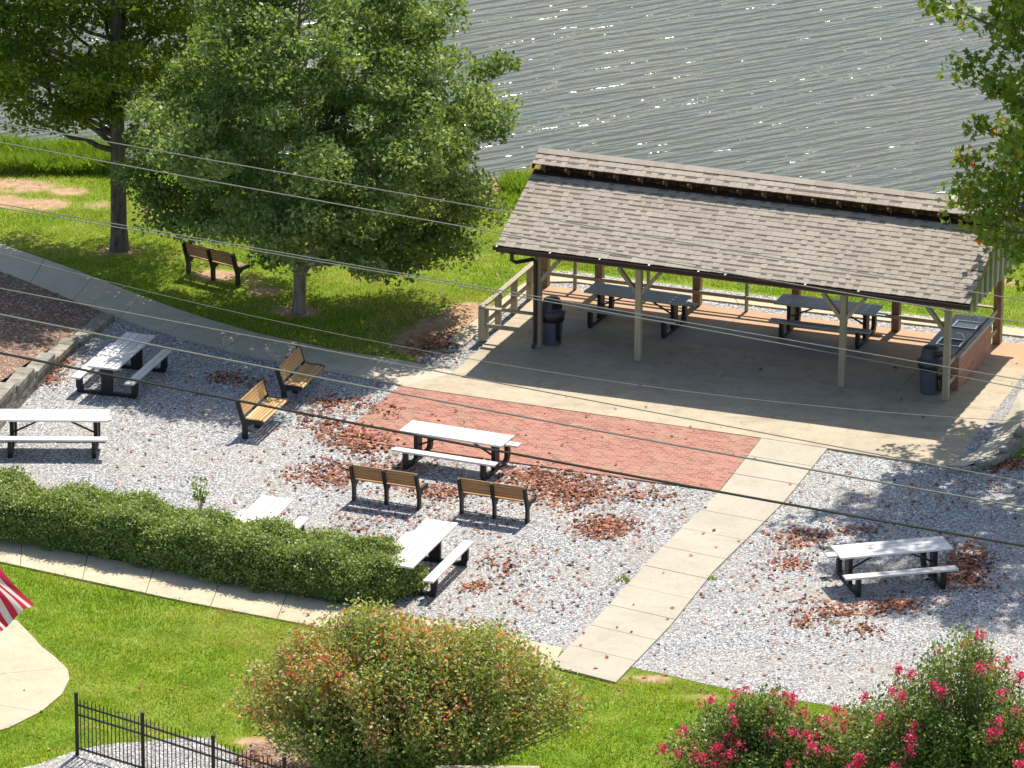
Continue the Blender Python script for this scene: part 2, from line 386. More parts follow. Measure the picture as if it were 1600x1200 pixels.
def tag(o, label=None, cat=None, group=None, kind=None):
    if label: o['label'] = label
    if cat: o['category'] = cat
    if group: o['group'] = group
    if kind: o['kind'] = kind
    return o
def empty(name, loc, rz=0.0):
    o = bpy.data.objects.new(name, None); COL.objects.link(o); o.location = loc; o.rotation_euler = (0, 0, rz); o.empty_display_size = .2
    return o
def copy_tree(o, parent=None):
    c = o.copy(); COL.objects.link(c)
    if parent: c.parent = parent
    for ch in list(o.children): copy_tree(ch, c)
    return c

def roughen(poly, step=.5, amp=.08, seed=3):
    out = []; n = len(poly)
    for i in range(n):
        a = Vector(poly[i][:2]); b_ = Vector(poly[(i + 1) % n][:2]); k = max(1, int((b_ - a).length / step))
        if (b_ - a).length > 60: k = 1
        for j in range(k):
            p = a.lerp(b_, j / k)
            if j: p = p + Vector((vnoise(p.x * 2, p.y * 2, seed) - .5, vnoise(p.x * 2, p.y * 2, seed + 5) - .5)) * 2 * amp
            out.append(p)
    return out
def sheet(name, poly, z, mat, th=0.0, kind='structure', label=None):
    bm = bmesh.new(); vs = [bm.verts.new((p[0], p[1], z)) for p in poly]
    f = bm.faces.new(vs); f.normal_update()
    if f.normal.z < 0: bmesh.ops.reverse_faces(bm, faces=[f])
    if th:
        r = bmesh.ops.extrude_face_region(bm, geom=[f]); 
        for g in r['geom']:
            if isinstance(g, bmesh.types.BMVert): g.co.z -= th
        bmesh.ops.recalc_face_normals(bm, faces=bm.faces)
    bmesh.ops.triangulate(bm, faces=[q for q in bm.faces if len(q.verts) > 4])
    me = bpy.data.meshes.new(name); bm.to_mesh(me); bm.free(); me.materials.append(mat)
    o = bpy.data.objects.new(name, me); COL.objects.link(o); o['kind'] = kind
    if label: o['label'] = label
    return o
def gp(pts, z=0.0): return [G(p[0], p[1], z) for p in pts]

# ================================================================== GROUND
shore_px = [(-900, 225), (-200, 236), (0, 240), (100, 238), (170, 246), (300, 262), (450, 275), (600, 285), (700, 290), (765, 291), (800, 270), (835, 256), (900, 262), (1000, 275), (1200, 292), (1400, 310), (1600, 330), (1800, 350), (2600, 420)]
shore = [G(u, v, -.3) for u, v in shore_px]
shx = np.array([p.x for p in shore]); shy = np.array([p.y for p in shore])
def shore_d(x, y): return np.interp(x, shx, shy) - y + (fbm(x * .8, y * .8, 90) - .5) * .9   # >0 on land
WZ = -.62
soil_spots = [(25, 290, 1.3, .8, .8), (60, 318, 1.1, .6, .8), (10, 315, .8, .6, .8), (110, 300, .8, .5, .7), (410, 455, .6, .4, .9), (395, 440, .4, .4, .8), (340, 430, .9, .6, .8), (300, 400, .8, .5, .5),
              (700, 520, 1.2, 1.3, 1.1), (735, 495, .8, 1.0, 1.0), (660, 545, 1.1, .8, 1.0), (760, 300, 1.6, 1.2, 1), (790, 285, 1.2, .9, 1), (540, 480, .7, .4, .5), (740, 400, .5, .4, .6), (1300, 440, 1.2, .8, .5), (1450, 450, .8, .6, .5), (1560, 440, .9, .5, .6),
              (240, 330, .8, .5, .5), (150, 320, .8, .6, .6), (185, 392, .7, .4, .8), (467, 487, .8, .5, .9),
              (300, 960, 1.5, .4, .36), (330, 985, .8, .3, .33), (255, 950, .8, .3, .3), (170, 1075, .9, .4, .36), (230, 1000, 1.2, .4, .3), (400, 1158, .6, .3, .7), (120, 905, 1.2, .2, .3), (370, 1005, .9, .3, .3),
              (1010, 1060, .7, .3, .8), (950, 1120, .9, .3, .4), (1100, 1090, 1.0, .25, .6)]
sp = [(G(u, v), rx, ry, k) for u, v, rx, ry, k in soil_spots]
def soil_f(x, y):
    s = np.zeros(np.shape(x))
    for p, rx, ry, k in sp:
        d = ((x - p.x) / rx) ** 2 + ((y - p.y) / ry) ** 2
        s = np.maximum(s, k * np.exp(-d * .9))
    return s * (.55 + .9 * fbm(x * 1.6, y * 1.6, 31)) + (fbm(x * .9, y * .9, 55) - .5) * .35
def grid_ground():
    xs = np.unique(np.concatenate([np.linspace(-900, -22, 30), np.arange(-22, 22, .22), np.linspace(22, 900, 30)]))
    ys = np.unique(np.concatenate([np.linspace(-200, -30, 14), np.arange(-30, 36, .22), np.linspace(36, 900, 20)]))
    X, Y = np.meshgrid(xs, ys); d = shore_d(X, Y)
    Z = np.where(d > 1.0, 0, np.clip((d - 1.0) * .45, -2.2, 0)) + np.where(d > 1.2, (fbm(X * 1.5, Y * 1.5, 8) - .5) * .0, 0)
    nx, ny = len(xs), len(ys)
    V = np.stack([X, Y, Z], -1).reshape(-1, 3)
    i = np.arange((ny - 1) * (nx - 1)); r, c = i // (nx - 1), i % (nx - 1); a = r * nx + c
    faces = np.stack([a, a + 1, a + nx + 1, a + nx], 1)
    me = bpy.data.meshes.new('ground'); me.from_pydata(V.tolist(), [], faces.tolist())
    me.materials.append(M['lawn'])
    at = me.attributes.new('soil', 'FLOAT', 'POINT'); at.data.foreach_set('value', soil_f(V[:, 0], V[:, 1]).astype(np.float32))
    px, _ = to_px(V); dd = d.ravel()
    mud = np.clip(1.3 - np.abs(dd - .2) / 1.2, 0, 1) * np.clip((px - 600) / 130, 0, 1) + np.clip(.6 - dd, 0, 1)
    at = me.attributes.new('mud', 'FLOAT', 'POINT'); at.data.foreach_set('value', np.clip(mud, 0, 1).astype(np.float32))
    me.polygons.foreach_set('use_smooth', [True] * len(faces)); me.update()
    o = bpy.data.objects.new('ground', me); COL.objects.link(o); o['kind'] = 'structure'; o['label'] = 'bright green lawn with bare soil patches down to the lake shore'
grid_ground()
sheet('lake_water', [(-900, -190), (900, -190), (900, 900), (-900, 900)], WZ, M['water'], label='grey rippled lake water')

# gravel yard
gravel_px = [(150, 486), (172, 495), (222, 509), (285, 528), (400, 558), (507, 578), (623, 600), (900, 640), (1293, 700), (1490, 730), (1700, 700), (1850, 700), (1900, 1150), (1600, 1135), (1400, 1118), (1262, 1097), (1187, 1087), (1101, 1069), (1000, 1046),
             (940, 1030), (500, 950), (0, 855), (-300, 795), (-300, 600), (-50, 560), (100, 500)]
GRV = roughen(gp(gravel_px), .6, .07)
sheet('gravel', GRV, .008, M['gravel'], label='pale grey gravel yard strewn with dry leaves')
strip_px = [(645, 562), (690, 545), (704, 540), (745, 507), (800, 460), (832, 436), (852, 424), (880, 424), (1166, 459), (1400, 489), (1600, 513), (1800, 538), (1800, 600), (1700, 620), (1640, 660), (1600, 700), (1500, 732), (1500, 700), (1560, 545), (1245, 500), (853, 452), (748, 550), (712, 590), (690, 588)]
STR = roughen(gp(strip_px), .6, .04, 9)
sheet('gravel_strip', STR, .010, M['gravel'], label='gravel strip between pavilion slab and concrete edging')
bot_px = [(60, 1195), (130, 1170), (177, 1162), (228, 1159), (289, 1152), (327, 1153), (341, 1164), (385, 1186), (440, 1200), (700, 1290), (700, 1400), (-200, 1400), (-200, 1250)]
BOT = roughen(gp(bot_px), .4, .05, 12)
sheet('gravel_bed', BOT, .008, M['gravel'], label='gravel bed behind the black metal fence')
MUL = roughen(gp([(372, 1182), (392, 1163), (440, 1158), (560, 1180), (560, 1300), (430, 1230), (395, 1200)]), .4, .06, 13)
sheet('mulch_bed', MUL, .014, M['mulch'], label='dark mulch at the foot of the reddish shrub')

# concrete strips cut into bays by joints
def strip(name, up, lo, z, mat, bay, gap=.018, th=.06, label=None, skew=0.0):
    U = [Vector(G(*p, z)) for p in up]; L = [Vector(G(*p, z)) for p in lo]
    def arc(P):
        d = [0]
        for i in range(1, len(P)): d.append(d[-1] + (P[i] - P[i - 1]).length)
        return d
    dU, dL = arc(U), arc(L); n = max(1, round((dU[-1] + dL[-1]) / 2 / bay))
    def at(P, D, t):
        t = max(0, min(1, t)) * D[-1]
        for i in range(1, len(P)):
            if t <= D[i] + 1e-9: return P[i - 1].lerp(P[i], (t - D[i - 1]) / (D[i] - D[i - 1] + 1e-9))
        return P[-1]
    mb = MB(); g = gap / dU[-1] / 2
    for k in range(n):
        sub = 3; ring = []
        ts = [(k + g * n + (1 - 2 * g * n) * j / sub) / n for j in range(sub + 1)]
        tu = [at(U, dU, t) for t in ts]; tl = [at(L, dL, t + skew / dL[-1]) for t in ts]
        poly = tu + tl[::-1]; m_ = len(poly); dz = (random.random() - .5) * .006
        vs = [(p.x, p.y, z + dz) for p in poly] + [(p.x, p.y, z + dz - th) for p in poly]
        fs = [(j, j + 1, m_ - 2 - j, m_ - 1 - j) for j in range(sub)] + [(i, (i + 1) % m_, m_ + (i + 1) % m_, m_ + i) for i in range(m_)]
        mb.add(vs, fs, 0)
    o = mb.build(name, mat); o['kind'] = 'structure'
    if label: o['label'] = label
    return o
strip('path', [(-160, 325), (-60, 360), (0, 380.6), (51, 398), (111, 418.6), (203, 455), (253, 474), (317, 496), (400, 520), (540, 550), (617, 560), (712, 581)],
      [(-160, 368), (-60, 402), (0, 425), (38, 439), (108, 469), (158, 487), (222, 509), (285, 528), (400, 558), (507, 578), (623, 601), (640, 603)], .045, M['path'], 1.75, label='grey concrete path curving past the shade tree')
strip('walkway', [(1190, 684.5), (1125, 767), (1016, 873), (946, 951), (860, 1040)], [(1293, 700.5), (1222, 787), (1113, 894), (1049, 975), (962, 1066)], .05, M['walkp'], 1.22, label='pale concrete walkway crossing the gravel')
strip('sidewalk', [(-160, 806), (0, 842), (250, 888), (500, 938), (700, 974), (880, 1012)], [(-160, 843), (8, 879), (162, 912.5), (292, 940), (467, 973), (700, 1016), (862, 1046)], .04, M['walk'], 1.5, label='tan concrete sidewalk in front of the hedge')
strip('edging', [(700, 532), (735, 506), (765, 483), (800, 455), (828, 436), (848, 429), (872, 428), (900, 432), (1000, 444), (1100, 457), (1275, 478), (1420, 494), (1580, 512), (1800, 538)],
      [(724, 540), (750, 518), (780, 494), (812, 466), (836, 447), (852, 438), (872, 436), (900, 440), (1000, 454), (1100, 467), (1275, 488), (1420, 505), (1580, 523), (1800, 549)], .05, M['walk'], 2.4, label='concrete edging strip behind the pavilion')
# pavilion slab, patio
slab_px = [(853, 446), (1245, 495), (1560, 533), (1600, 538), (1645, 544), (1597, 592), (1557, 642), (1500, 716), (1488, 731), (1293, 700), (1190, 684), (900, 642.5), (625, 603), (640, 600), (707, 583), (748, 546)]
sheet('concrete_slab', gp(slab_px, .05), .052, M['slab'], .06, label='stained tan concrete slab under the pavilion')
sheet('brick_patio', gp([(623.5, 603.5), (1189, 684.8), (1124, 766.8), (526, 683.5)], .04), .040, M['brick'], .05, label='red brick patio between slab and gravel')
pad = [(-220, 985), (-100, 960), (26.5, 971), (43, 988), (65, 1012), (87, 1029), (106, 1048), (108.6, 1062.5), (96.6, 1086.6), (65, 1113), (14.5, 1138.6), (-80, 1165), (-220, 1180)]
sheet('concrete_pad', gp(pad), .03, M['pad'], .04, label='rounded tan concrete pad at the left of the lower lawn')

mb = MB()
for q0_, q1_ in (((-100, 1062), (104, 1043)), ((-100, 1084), (60, 1112))): mb.beam(G(*q0_, .031), G(*q1_, .031), .014, .003)
o = mb.build('pad_joint', M['patch']); o['kind'] = 'structure'
# pavilion frame
PO = Vector((0.596, 2.365, 0)); EX = Vector((math.cos(PH), math.sin(PH), 0)); EY = Vector((-math.sin(PH), math.cos(PH), 0))
PS, PW = 2.447, 4.199
def PV(a, b_, z=0): return PO + EX * a + EY * b_ + Vector((0, 0, z))
def pv_of(p): q = Vector((p.x, p.y, 0)) - PO; return q.dot(EX), q.dot(EY)
# darker patch slabs inset in the floor: expansion joints and repaired grey panel
def joint(name, pts, wd=.02):
    mb = MB()
    for p, q in zip(pts[:-1], pts[1:]): mb.beam(p, q, wd, .004)
    return mb
mbj = MB()
for bb in (-.25, 1.75):
    mbj.beam(PV(-1.6, bb, .0545), PV(11.1, bb, .0545), .014, .003)
for aa in (3.6, 8.6): mbj.beam(PV(aa, -2.9, .0545), PV(aa, 4.3, .0545), .012, .003)
o = mbj.build('slab_joint', M['patch']); o['kind'] = 'structure'
sheet('floor_patch', [G(*p, .0) for p in [(1010, 530), (1040, 500), (1390, 545), (1345, 573)]], .0562, M['patch'], label='grey repaired panel in the slab floor')
cpt = G(880, 513, 0); sheet('round_floor_patch', [(cpt.x + .62 * math.cos(a), cpt.y + .62 * math.sin(a)) for a in np.linspace(0, 2 * math.pi, 33)[:-1]], .0563, M['patch'], label='round grey patch in the slab beside the left trash can')

# ================================================================== BLOCK WALLS
def block_wall(name, line, label, caps=True, zb=0.0, ch=.15, bl=.42, wt=.30):
    """line: list of (Vector, height). Courses of blocks with a cap."""
    root = empty(name, (line[0][0].x, line[0][0].y, 0)); tag(root, label, 'retaining wall')
    org = Vector((line[0][0].x, line[0][0].y, 0)); mb = MB(); cp = MB()
    P = [l[0] for l in line]; Hs = [l[1] for l in line]; d = [0]
    for i in range(1, len(P)): d.append(d[-1] + (P[i] - P[i - 1]).length)
    def at(t):
        t = max(0, min(d[-1], t))
        for i in range(1, len(P)):
            if t <= d[i] + 1e-9:
                k = (t - d[i - 1]) / (d[i] - d[i - 1]); return P[i - 1].lerp(P[i], k), Hs[i - 1] * (1 - k) + Hs[i] * k
        return P[-1], Hs[-1]
    mx = max(1, int(math.ceil(max(Hs) / ch)))
    for c_ in range(mx):
        off = (c_ % 2) * bl / 2; n = int(d[-1] / bl) + 2
        for k in range(n):
            t0 = k * bl - off; t1 = t0 + bl
            if t1 < .1 or t0 > d[-1] - .05: continue
            a, h0 = at(t0); b_, h1 = at(t1)
            lv = round((h0 + h1) / 2 / ch)
            if c_ >= lv: continue
            a = Vector((a.x, a.y, 0)) - org; b_ = Vector((b_.x, b_.y, 0)) - org
            if (b_ - a).length < .05: continue
            dr = (b_ - a).normalized() * .006; z = zb + c_ * ch + ch / 2; sh = Vector((random.random() - .5, random.random() - .5, 0)) * .02
            bv_ = .012 if wt > .2 else .004
            if c_ == lv - 1 and caps: cp.beam(a + dr * .6 + Vector((0, 0, z)), b_ - dr * .6 + Vector((0, 0, z)), wt + .06, ch - .01, bev=bv_)
            else: mb.beam(a + dr + sh + Vector((0, 0, z)), b_ - dr + sh + Vector((0, 0, z)), wt, ch - .006, bev=bv_)
    mb.build('block_course', M['block'], root)
    if caps: cp.build('cap', M['block'], root)
    return root
wl = [(Vector(G(168, 499)), .14), (Vector(G(112, 545)), .18), (Vector(G(104, 552)), .34), (Vector(G(78, 577)), .34), (Vector(G(70, 585)), .5), (Vector(G(44, 612)), .5), (Vector(G(36, 620)), .66), (Vector(G(8, 652)), .68), (Vector(G(-40, 705)), .84), (Vector(G(-130, 800)), .9)]
block_wall('retaining_wall', wl, 'stepped grey block retaining wall holding up the mulch bed at left')
wr = [(Vector(G(1484, 736)), .10), (Vector(G(1508, 737)), .12), (Vector(G(1530, 734)), .16), (Vector(G(1550, 729)), .20), (Vector(G(1570, 719)), .26), (Vector(G(1586, 706)), .33), (Vector(G(1600, 690)), .40), (Vector(G(1625, 655)), .42), (Vector(G(1670, 600)), .42)]
block_wall('retaining_wall', wr, 'low curved block wall right of the concrete slab with dry leaves at its foot', ch=.10, bl=.24, wt=.14)
# raised mulch bed behind the left wall
mb = MB(); 
bed = [(170, 496, .1), (112, 541, .17), (78, 570, .33), (40, 605, .49), (5, 640, .64), (-40, 690, .8), (-130, 780, .86)]
inner = [(158, 489, .05), (108, 470, .05), (38, 441, .05), (0, 427, .05), (-60, 404, .06), (-160, 372, .1), (-300, 330, .15)]
A = [G(u - 6, v - 2) for u, v, z in bed]; B = [G(u, v) for u, v, z in inner]; K = 24; rows = []
for i in range(len(bed)):
    rows.append([])
    for k in range(K + 1):
        p = A[i].lerp(B[i], k / K); t = k / K
        z = (bed[i][2] - .03) * (1 - t) + inner[i][2] * t + .04 * (fbm(p.x * 2, p.y * 2, 4) - .5) * min(1, t * 8) * min(1, (1 - t) * 8)
        rows[-1].append((p.x, p.y, z))
vs = [p for r in rows for p in r]; mb.add(vs, [(i * (K + 1) + k, i * (K + 1) + k + 1, (i + 1) * (K + 1) + k + 1, (i + 1) * (K + 1) + k) for i in range(len(bed) - 1) for k in range(K)], 0)
o = mb.build('mulch_bed', M['mulch']); o['kind'] = 'structure'; o['label'] = 'raised bed of brown wood mulch at the left'
BED = [A[i] for i in range(len(A))] + B[::-1]
# raised concrete band inside the right wall
mb = MB()
rin = [G(1478, 731), G(1500, 722), G(1520, 712), G(1540, 697), G(1560, 678), G(1575, 655), G(1590, 625), G(1625, 580)]
rout = [G(u_, v_ - 2) for u_, v_ in [(1484, 736), (1508, 737), (1530, 734), (1550, 729), (1570, 719), (1586, 706), (1600, 690), (1625, 655)]]
hz = [.095, .10, .17, .19, .27, .30, .385, .39]; hi_ = [.057, .06, .07, .09, .11, .13, .14, .14]
vs = [(p.x, p.y, h) for p, h in zip(rin, hi_)] + [(p.x, p.y, h) for p, h in zip(rout, hz)]
mb.add(vs, [(i, i + 1, 9 + i, 8 + i) for i in range(7)]); o = mb.build('concrete_band', M['path']); o['kind'] = 'structure'
mb = MB(); sl_ = [G(1488, 727), G(1500, 716), G(1520, 690), G(1540, 664), G(1557, 642), G(1575, 620), G(1597, 592), G(1640, 548)]
vs = [(p.x, p.y, .056) for p in sl_] + [(p.x, p.y, h + .004) for p, h in zip(rin, hi_)]
mb.add(vs, [(i, i + 1, 9 + i, 8 + i) for i in range(7)]); o = mb.build('gravel_wedge', M['gravel']); o['kind'] = 'structure'

# ================================================================== PAVILION
pav = empty('pavilion', PV(0, 0, .05), PH); tag(pav, 'open picnic pavilion with brown shingle roof on tan timber posts by the lake', 'pavilion')
def L(a, b_, z): return Vector((a, b_, z - .05))
ZE, ZR, MS = 2.68, 4.16, .435
BC = PW / 2; OF = .74; AL, AR = -.775, 10.49
zb = ZE - .22    # beam top
for a in (0, PS, 3 * PS, 4 * PS):
    mb = MB(); mb.box(L(a, 0, (zb - .2 + .06) / 2 + .0), (.145, .145, zb - .2 - .06), bev=.008); mb.build('post', M['timber'], pav)
for k in range(5):
    mb = MB(); mb.box(L(k * PS, PW, (zb - .2 + .06) / 2), (.19, .19, zb - .2 - .06), bev=.008); mb.build('post', M['timber_old'], pav)
for bb in (0, PW):
    mb = MB(); mb.box(L((AL + AR) / 2, bb, zb - .1), (AR - AL - .1, .14, .198), bev=.006); mb.build('beam', M['timber'], pav)
for a in (0.0, 4 * PS):
    mb = MB(); mb.beam(L(a, .075, zb - .1), L(a, PW - .075, zb - .1), .13, .19); mb.build('cross_beam', M['timber'], pav)
for a, sd in ((0, 1), (PS, -1), (PS, 1), (3 * PS, -1), (3 * PS, 1), (4 * PS, -1)):
    mb = MB(); mb.beam(L(a + sd * .05, 0, zb - .78), L(a + sd * .50, 0, zb - .22), .09, .11, up=(0, 1, 0), bev=.006); mb.build('brace', M['timber'], pav)
for a, sd in ((0, 1), (PS, 1), (2 * PS, 1), (3 * PS, -1), (4 * PS, -1)):
    mb = MB(); mb.beam(L(a + sd * .05, PW, zb - .78), L(a + sd * .50, PW, zb - .22), .09, .11, up=(0, 1, 0), bev=.006); mb.build('brace', M['timber_old'], pav)
# trusses
ntr = 19
for k in range(ntr):
    a = AL + .25 + (AR - AL - .5) * k / (ntr - 1); mb = MB()
    mb.beam(L(a, -OF + .1, ZE - .16), L(a, PW + OF - .1, ZE - .16), .045, .10)
    for s_ in (-1, 1):
        e = BC + s_ * (BC + OF - .12)
        mb.beam(L(a, e, ZE - .06), L(a, BC + s_ * .02, ZE - .06 + MS * (BC + OF - .14)), .045, .10)
        mb.beam(L(a + .05, BC + s_ * .9, ZE - .15), L(a + .05, BC + s_ * .35, ZR - .48), .04, .08)
        mb.beam(L(a + .05, BC + s_ * .03, ZE + .6), L(a + .05, BC + s_ * .52, ZR - .28), .04, .07)
        mb.beam(L(a, BC + s_ * .56, ZR - .30), L(a, BC + s_ * .01, ZR - .085), .045, .08)
    mb.beam(L(a + .08, BC, ZE - .1), L(a + .08, BC, ZR - .12), .06, .06, up=(1, 0, 0))
    mb.build('truss', M['truss'], pav)
# shingle slopes
def slope(e0, z0, b1, m_, a0, a1, name, parent):
    """from eave (b=e0,z=z0) toward b1 rising at slope m_"""
    sg = 1 if b1 > e0 else -1; run = abs(b1 - e0); c_ = math.sqrt(1 + m_ * m_); ln = run * c_
    dv = Vector((0, sg / c_, m_ / c_)); nv = Vector((0, -sg * m_ / c_, 1 / c_)); mb = MB(); o_ = L(0, e0, z0)
    # deck
    mb.box(o_ + Vector(((a0 + a1) / 2, 0, 0)) + dv * ln / 2 - nv * .018, (a1 - a0 - .02, ln, .030), Matrix((Vector((1, 0, 0)), dv * 1.0, nv)).transposed(), 2)
    ex_ = .160; n = int(round(ln / ex_)); ex_ = ln / n
    for i in range(n):
        s0 = i * ex_ - (.02 if i == 0 else 0); s1 = min(ln, (i + 1) * ex_ + .05)
        x = a0 - random.random() * .3
        while x < a1:
            tall = random.random() < .5; wd = random.uniform(.12, .20) if tall else random.uniform(.10, .17); x0 = max(a0, x); x1 = min(a1, x + wd)
            x += wd
            if x1 - x0 < .02: continue
            def q(xx, ss, hh): return o_ + Vector((xx, 0, 0)) + dv * ss + nv * hh
            h0 = .014 if tall else .009; g_ = .002
            s00 = s0 - (.0 if tall else -.012)
            mb.add([q(x0 + g_, s00, 0), q(x1 - g_, s00, 0), q(x1 - g_, s00, h0), q(x0 + g_, s00, h0), q(x0 + g_, s1, .001), q(x1 - g_, s1, .001)],
                   [(0, 1, 2, 3), (3, 2, 5, 4), (0, 3, 4), (1, 5, 2)], 0, random.random() * .28 + .40 + (.10 if tall else 0) + (float(vnoise(x * .8, i * .5, 3)) - .5) * .3)
            if not tall:   # the darker granule band that laminated shingles carry above the cut-out
                mb.add([q(x0 + .004, s00 + ex_ * .68, .009), q(x1 - .004, s00 + ex_ * .68, .009), q(x1 - .004, s00 + ex_ * .98, .0072), q(x0 + .004, s00 + ex_ * .98, .0072)], [(0, 1, 2, 3)], 1)
    return mb.build(name, [M['shingle'], M['shingledk'], M['truss']], parent)
slope(-OF, ZE, BC - .38, MS, AL, AR, 'roof_slope', pav)
slope(PW + OF, ZE, BC + .38, MS, AL, AR, 'roof_slope', pav)
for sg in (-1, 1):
    mb = MB(); e = BC + sg * .38; n_ = Vector((0, sg * MS, 1)).normalized(); z_ = ZE + MS * (BC + OF - .38)  # dark strip added to deepen the ridge cap's shade on the upper slope
    mb.beam(L(AL + .02, e + sg * .08, z_ - MS * .08 + .030), L(AR - .02, e + sg * .08, z_ - MS * .08 + .030), .16, .012, up=n_); mb.build('cap_shade_strip', M['brown_metal'], pav)
cap = slope(BC - .50, ZR - .50 * .41, BC, .41, AL, AR, 'ridge_cap', pav)
slope(BC + .50, ZR - .50 * .41, BC, .41, AL, AR, 'ridge_cap', pav)
mb = MB(); x = AL
while x < AR:     # ridge shingles
    wd = .30; x1 = min(AR, x + wd)
    for sg in (-1, 1):
        mb.add([L(x, BC, ZR + .026), L(x1, BC, ZR + .02), L(x1, BC + sg * .17, ZR - .05), L(x, BC + sg * .17, ZR - .044)], [(0, 1, 2, 3)], 0, random.random() * .5 + .3)
    x += wd * .8
mb.build('ridge_shingle', M['shingle'], cap)
# rake boards + gable siding both ends
for a, nm in ((AL, 1), (AR, -1)):
    mb = MB()
    for sg in (-1, 1):
        e = BC + sg * (BC + OF); sgn = Vector((0, 0, 0))
        mb.beam(L(a + nm * .02, e, ZE - .10), L(a + nm * .02, BC + sg * .38, ZE - .10 + MS * (BC + OF - .38)), .03, .15)
        mb.beam(L(a + nm * .02, BC + sg * .50, ZR - .30), L(a + nm * .02, BC, ZR - .35 + .26), .03, .10)
    mb.build('rake_board', M['brown_metal'], pav)
    mb = MB(); n = 26; bw = (PW + 2 * OF - .3) / n
    for k in range(n):
        b0 = -OF + .15 + k * bw; b1 = b0 + bw; top = lambda q: ZE - .13 + MS * (BC + OF - abs(q - BC)) - .02
        t0, t1 = top(b0), top(b1); aa = a + nm * (.055 + .012 * (k % 2))
        mb.prism([(b0 + .004, ZE - .30), (b1 - .004, ZE - .30), (b1 - .004, min(t1, ZR - .4)), (b0 + .004, min(t0, ZR - .4))], (0, 1, 0), (0, 0, 1), (nm * .02, 0, 0), L(aa, 0, 0))
        if k % 2 == 0 and k: mb.beam(L(aa - nm * .022, b0, ZE - .30), L(aa - nm * .022, b0, t0 - .02), .02, .05, up=(1, 0, 0))
    mb.build('gable_siding', M['siding'], pav)
# fascia and gutter
for e, nm in ((-OF, -1), (PW + OF, 1)):
    mb = MB(); mb.box(L((AL + AR) / 2, e - nm * .01, ZE - .09), (AR - AL, .03, .15)); mb.build('fascia', M['brown_metal'], pav)
    mb = MB(); g0 = e + nm * .008
    pr = [(0, .0), (0, -.085), (nm * .09, -.085), (nm * .115, -.03), (nm * .115, .0), (nm * .105, .0), (nm * .105, -.03), (nm * .085, -.075), (nm * .01, -.075), (nm * .01, 0)]
    mb.prism(pr, (0, 1, 0), (0, 0, 1), (AR - AL + .06, 0, 0), L(AL - .03, g0, ZE - .012))
    mb.box(L(AL - .033, g0 + nm * .055, ZE - .06), (.006, .11, .10)); mb.box(L(AR + .033, g0 + nm * .055, ZE - .06), (.006, .11, .10))
    gut = mb.build('gutter', M['brown_metal'], pav)
    if nm == -1:
        for a in (-.73, .57, 1.77, 2.96, 4.14, 4.78, 6.67, 7.92):
            mb = MB(); mb.box(L(a, g0 - .065, ZE - .004), (.035, .07, .010)); mb.build('gutter_dot', M['white'], gut)  # small white boxes along the top of the front gutter
mb = MB()   # downspout
pts = [L(-.36, -OF - .06, ZE - .11), L(-.36, -OF - .06, ZE - .30), L(-.30, -OF + .05, ZE - .38), L(-.06, -.22, ZE - .42), L(-.03, -.14, ZE - .5), L(-.03, -.13, .30), L(-.03, -.13, .2), L(-.05, -.22, .1)]
mb.tube(pts, .047, 8); mb.build('downspout', M['brown_metal'], pav)

# railing round the pavilion
rail = empty('wooden_railing', PV(-1.38, 0, .05), PH); tag(rail, 'tan timber railing closing the left side and back of the pavilion', 'railing')
RL = -1.38
def LR(a, b_, z): return Vector((a - RL, b_, z - .05))
for a, b_, wd in [(RL, 0, .15), (RL, PW, .19)] + [(RL, PW * k / 4, .13) for k in (1, 2, 3)] + [(RL + .06, .12, .09)] + [(k * PS + PS / 2, PW, .075) for k in range(4)] + [(-.62, PW, .075)]:
    mb = MB(); mb.box(LR(a, b_, .05 + .40), (wd, wd, .80), bev=.006); mb.build('post', M['timber'] if wd < .19 else M['timber_old'], rail)
def rail_run(p0, p1, z, w_=.14, t=.04):
    mb = MB(); mb.beam(LR(*p0, z), LR(*p1, z), w_, t, bev=.004); mb.build('rail', M['timber'], rail)
rail_run((RL, -.08), (RL, PW + .1), .88); rail_run((RL + .075, 0), (-.075, 0), .855); rail_run((RL + .1, PW), (4 * PS - .1, PW), .905, .10)
rail_run((RL, .05), (RL, PW - .1), .42, .04, .10); rail_run((RL + .08, 0), (-.08, 0), .42, .04, .10); rail_run((RL + .1, PW - .12), (4 * PS - .1, PW - .12), .42, .04, .09)
rail_run((4 * PS, .075), (4 * PS, PW - .1), .87, .04, .10); rail_run((4 * PS, .075), (4 * PS, PW - .1), .40, .04, .10)

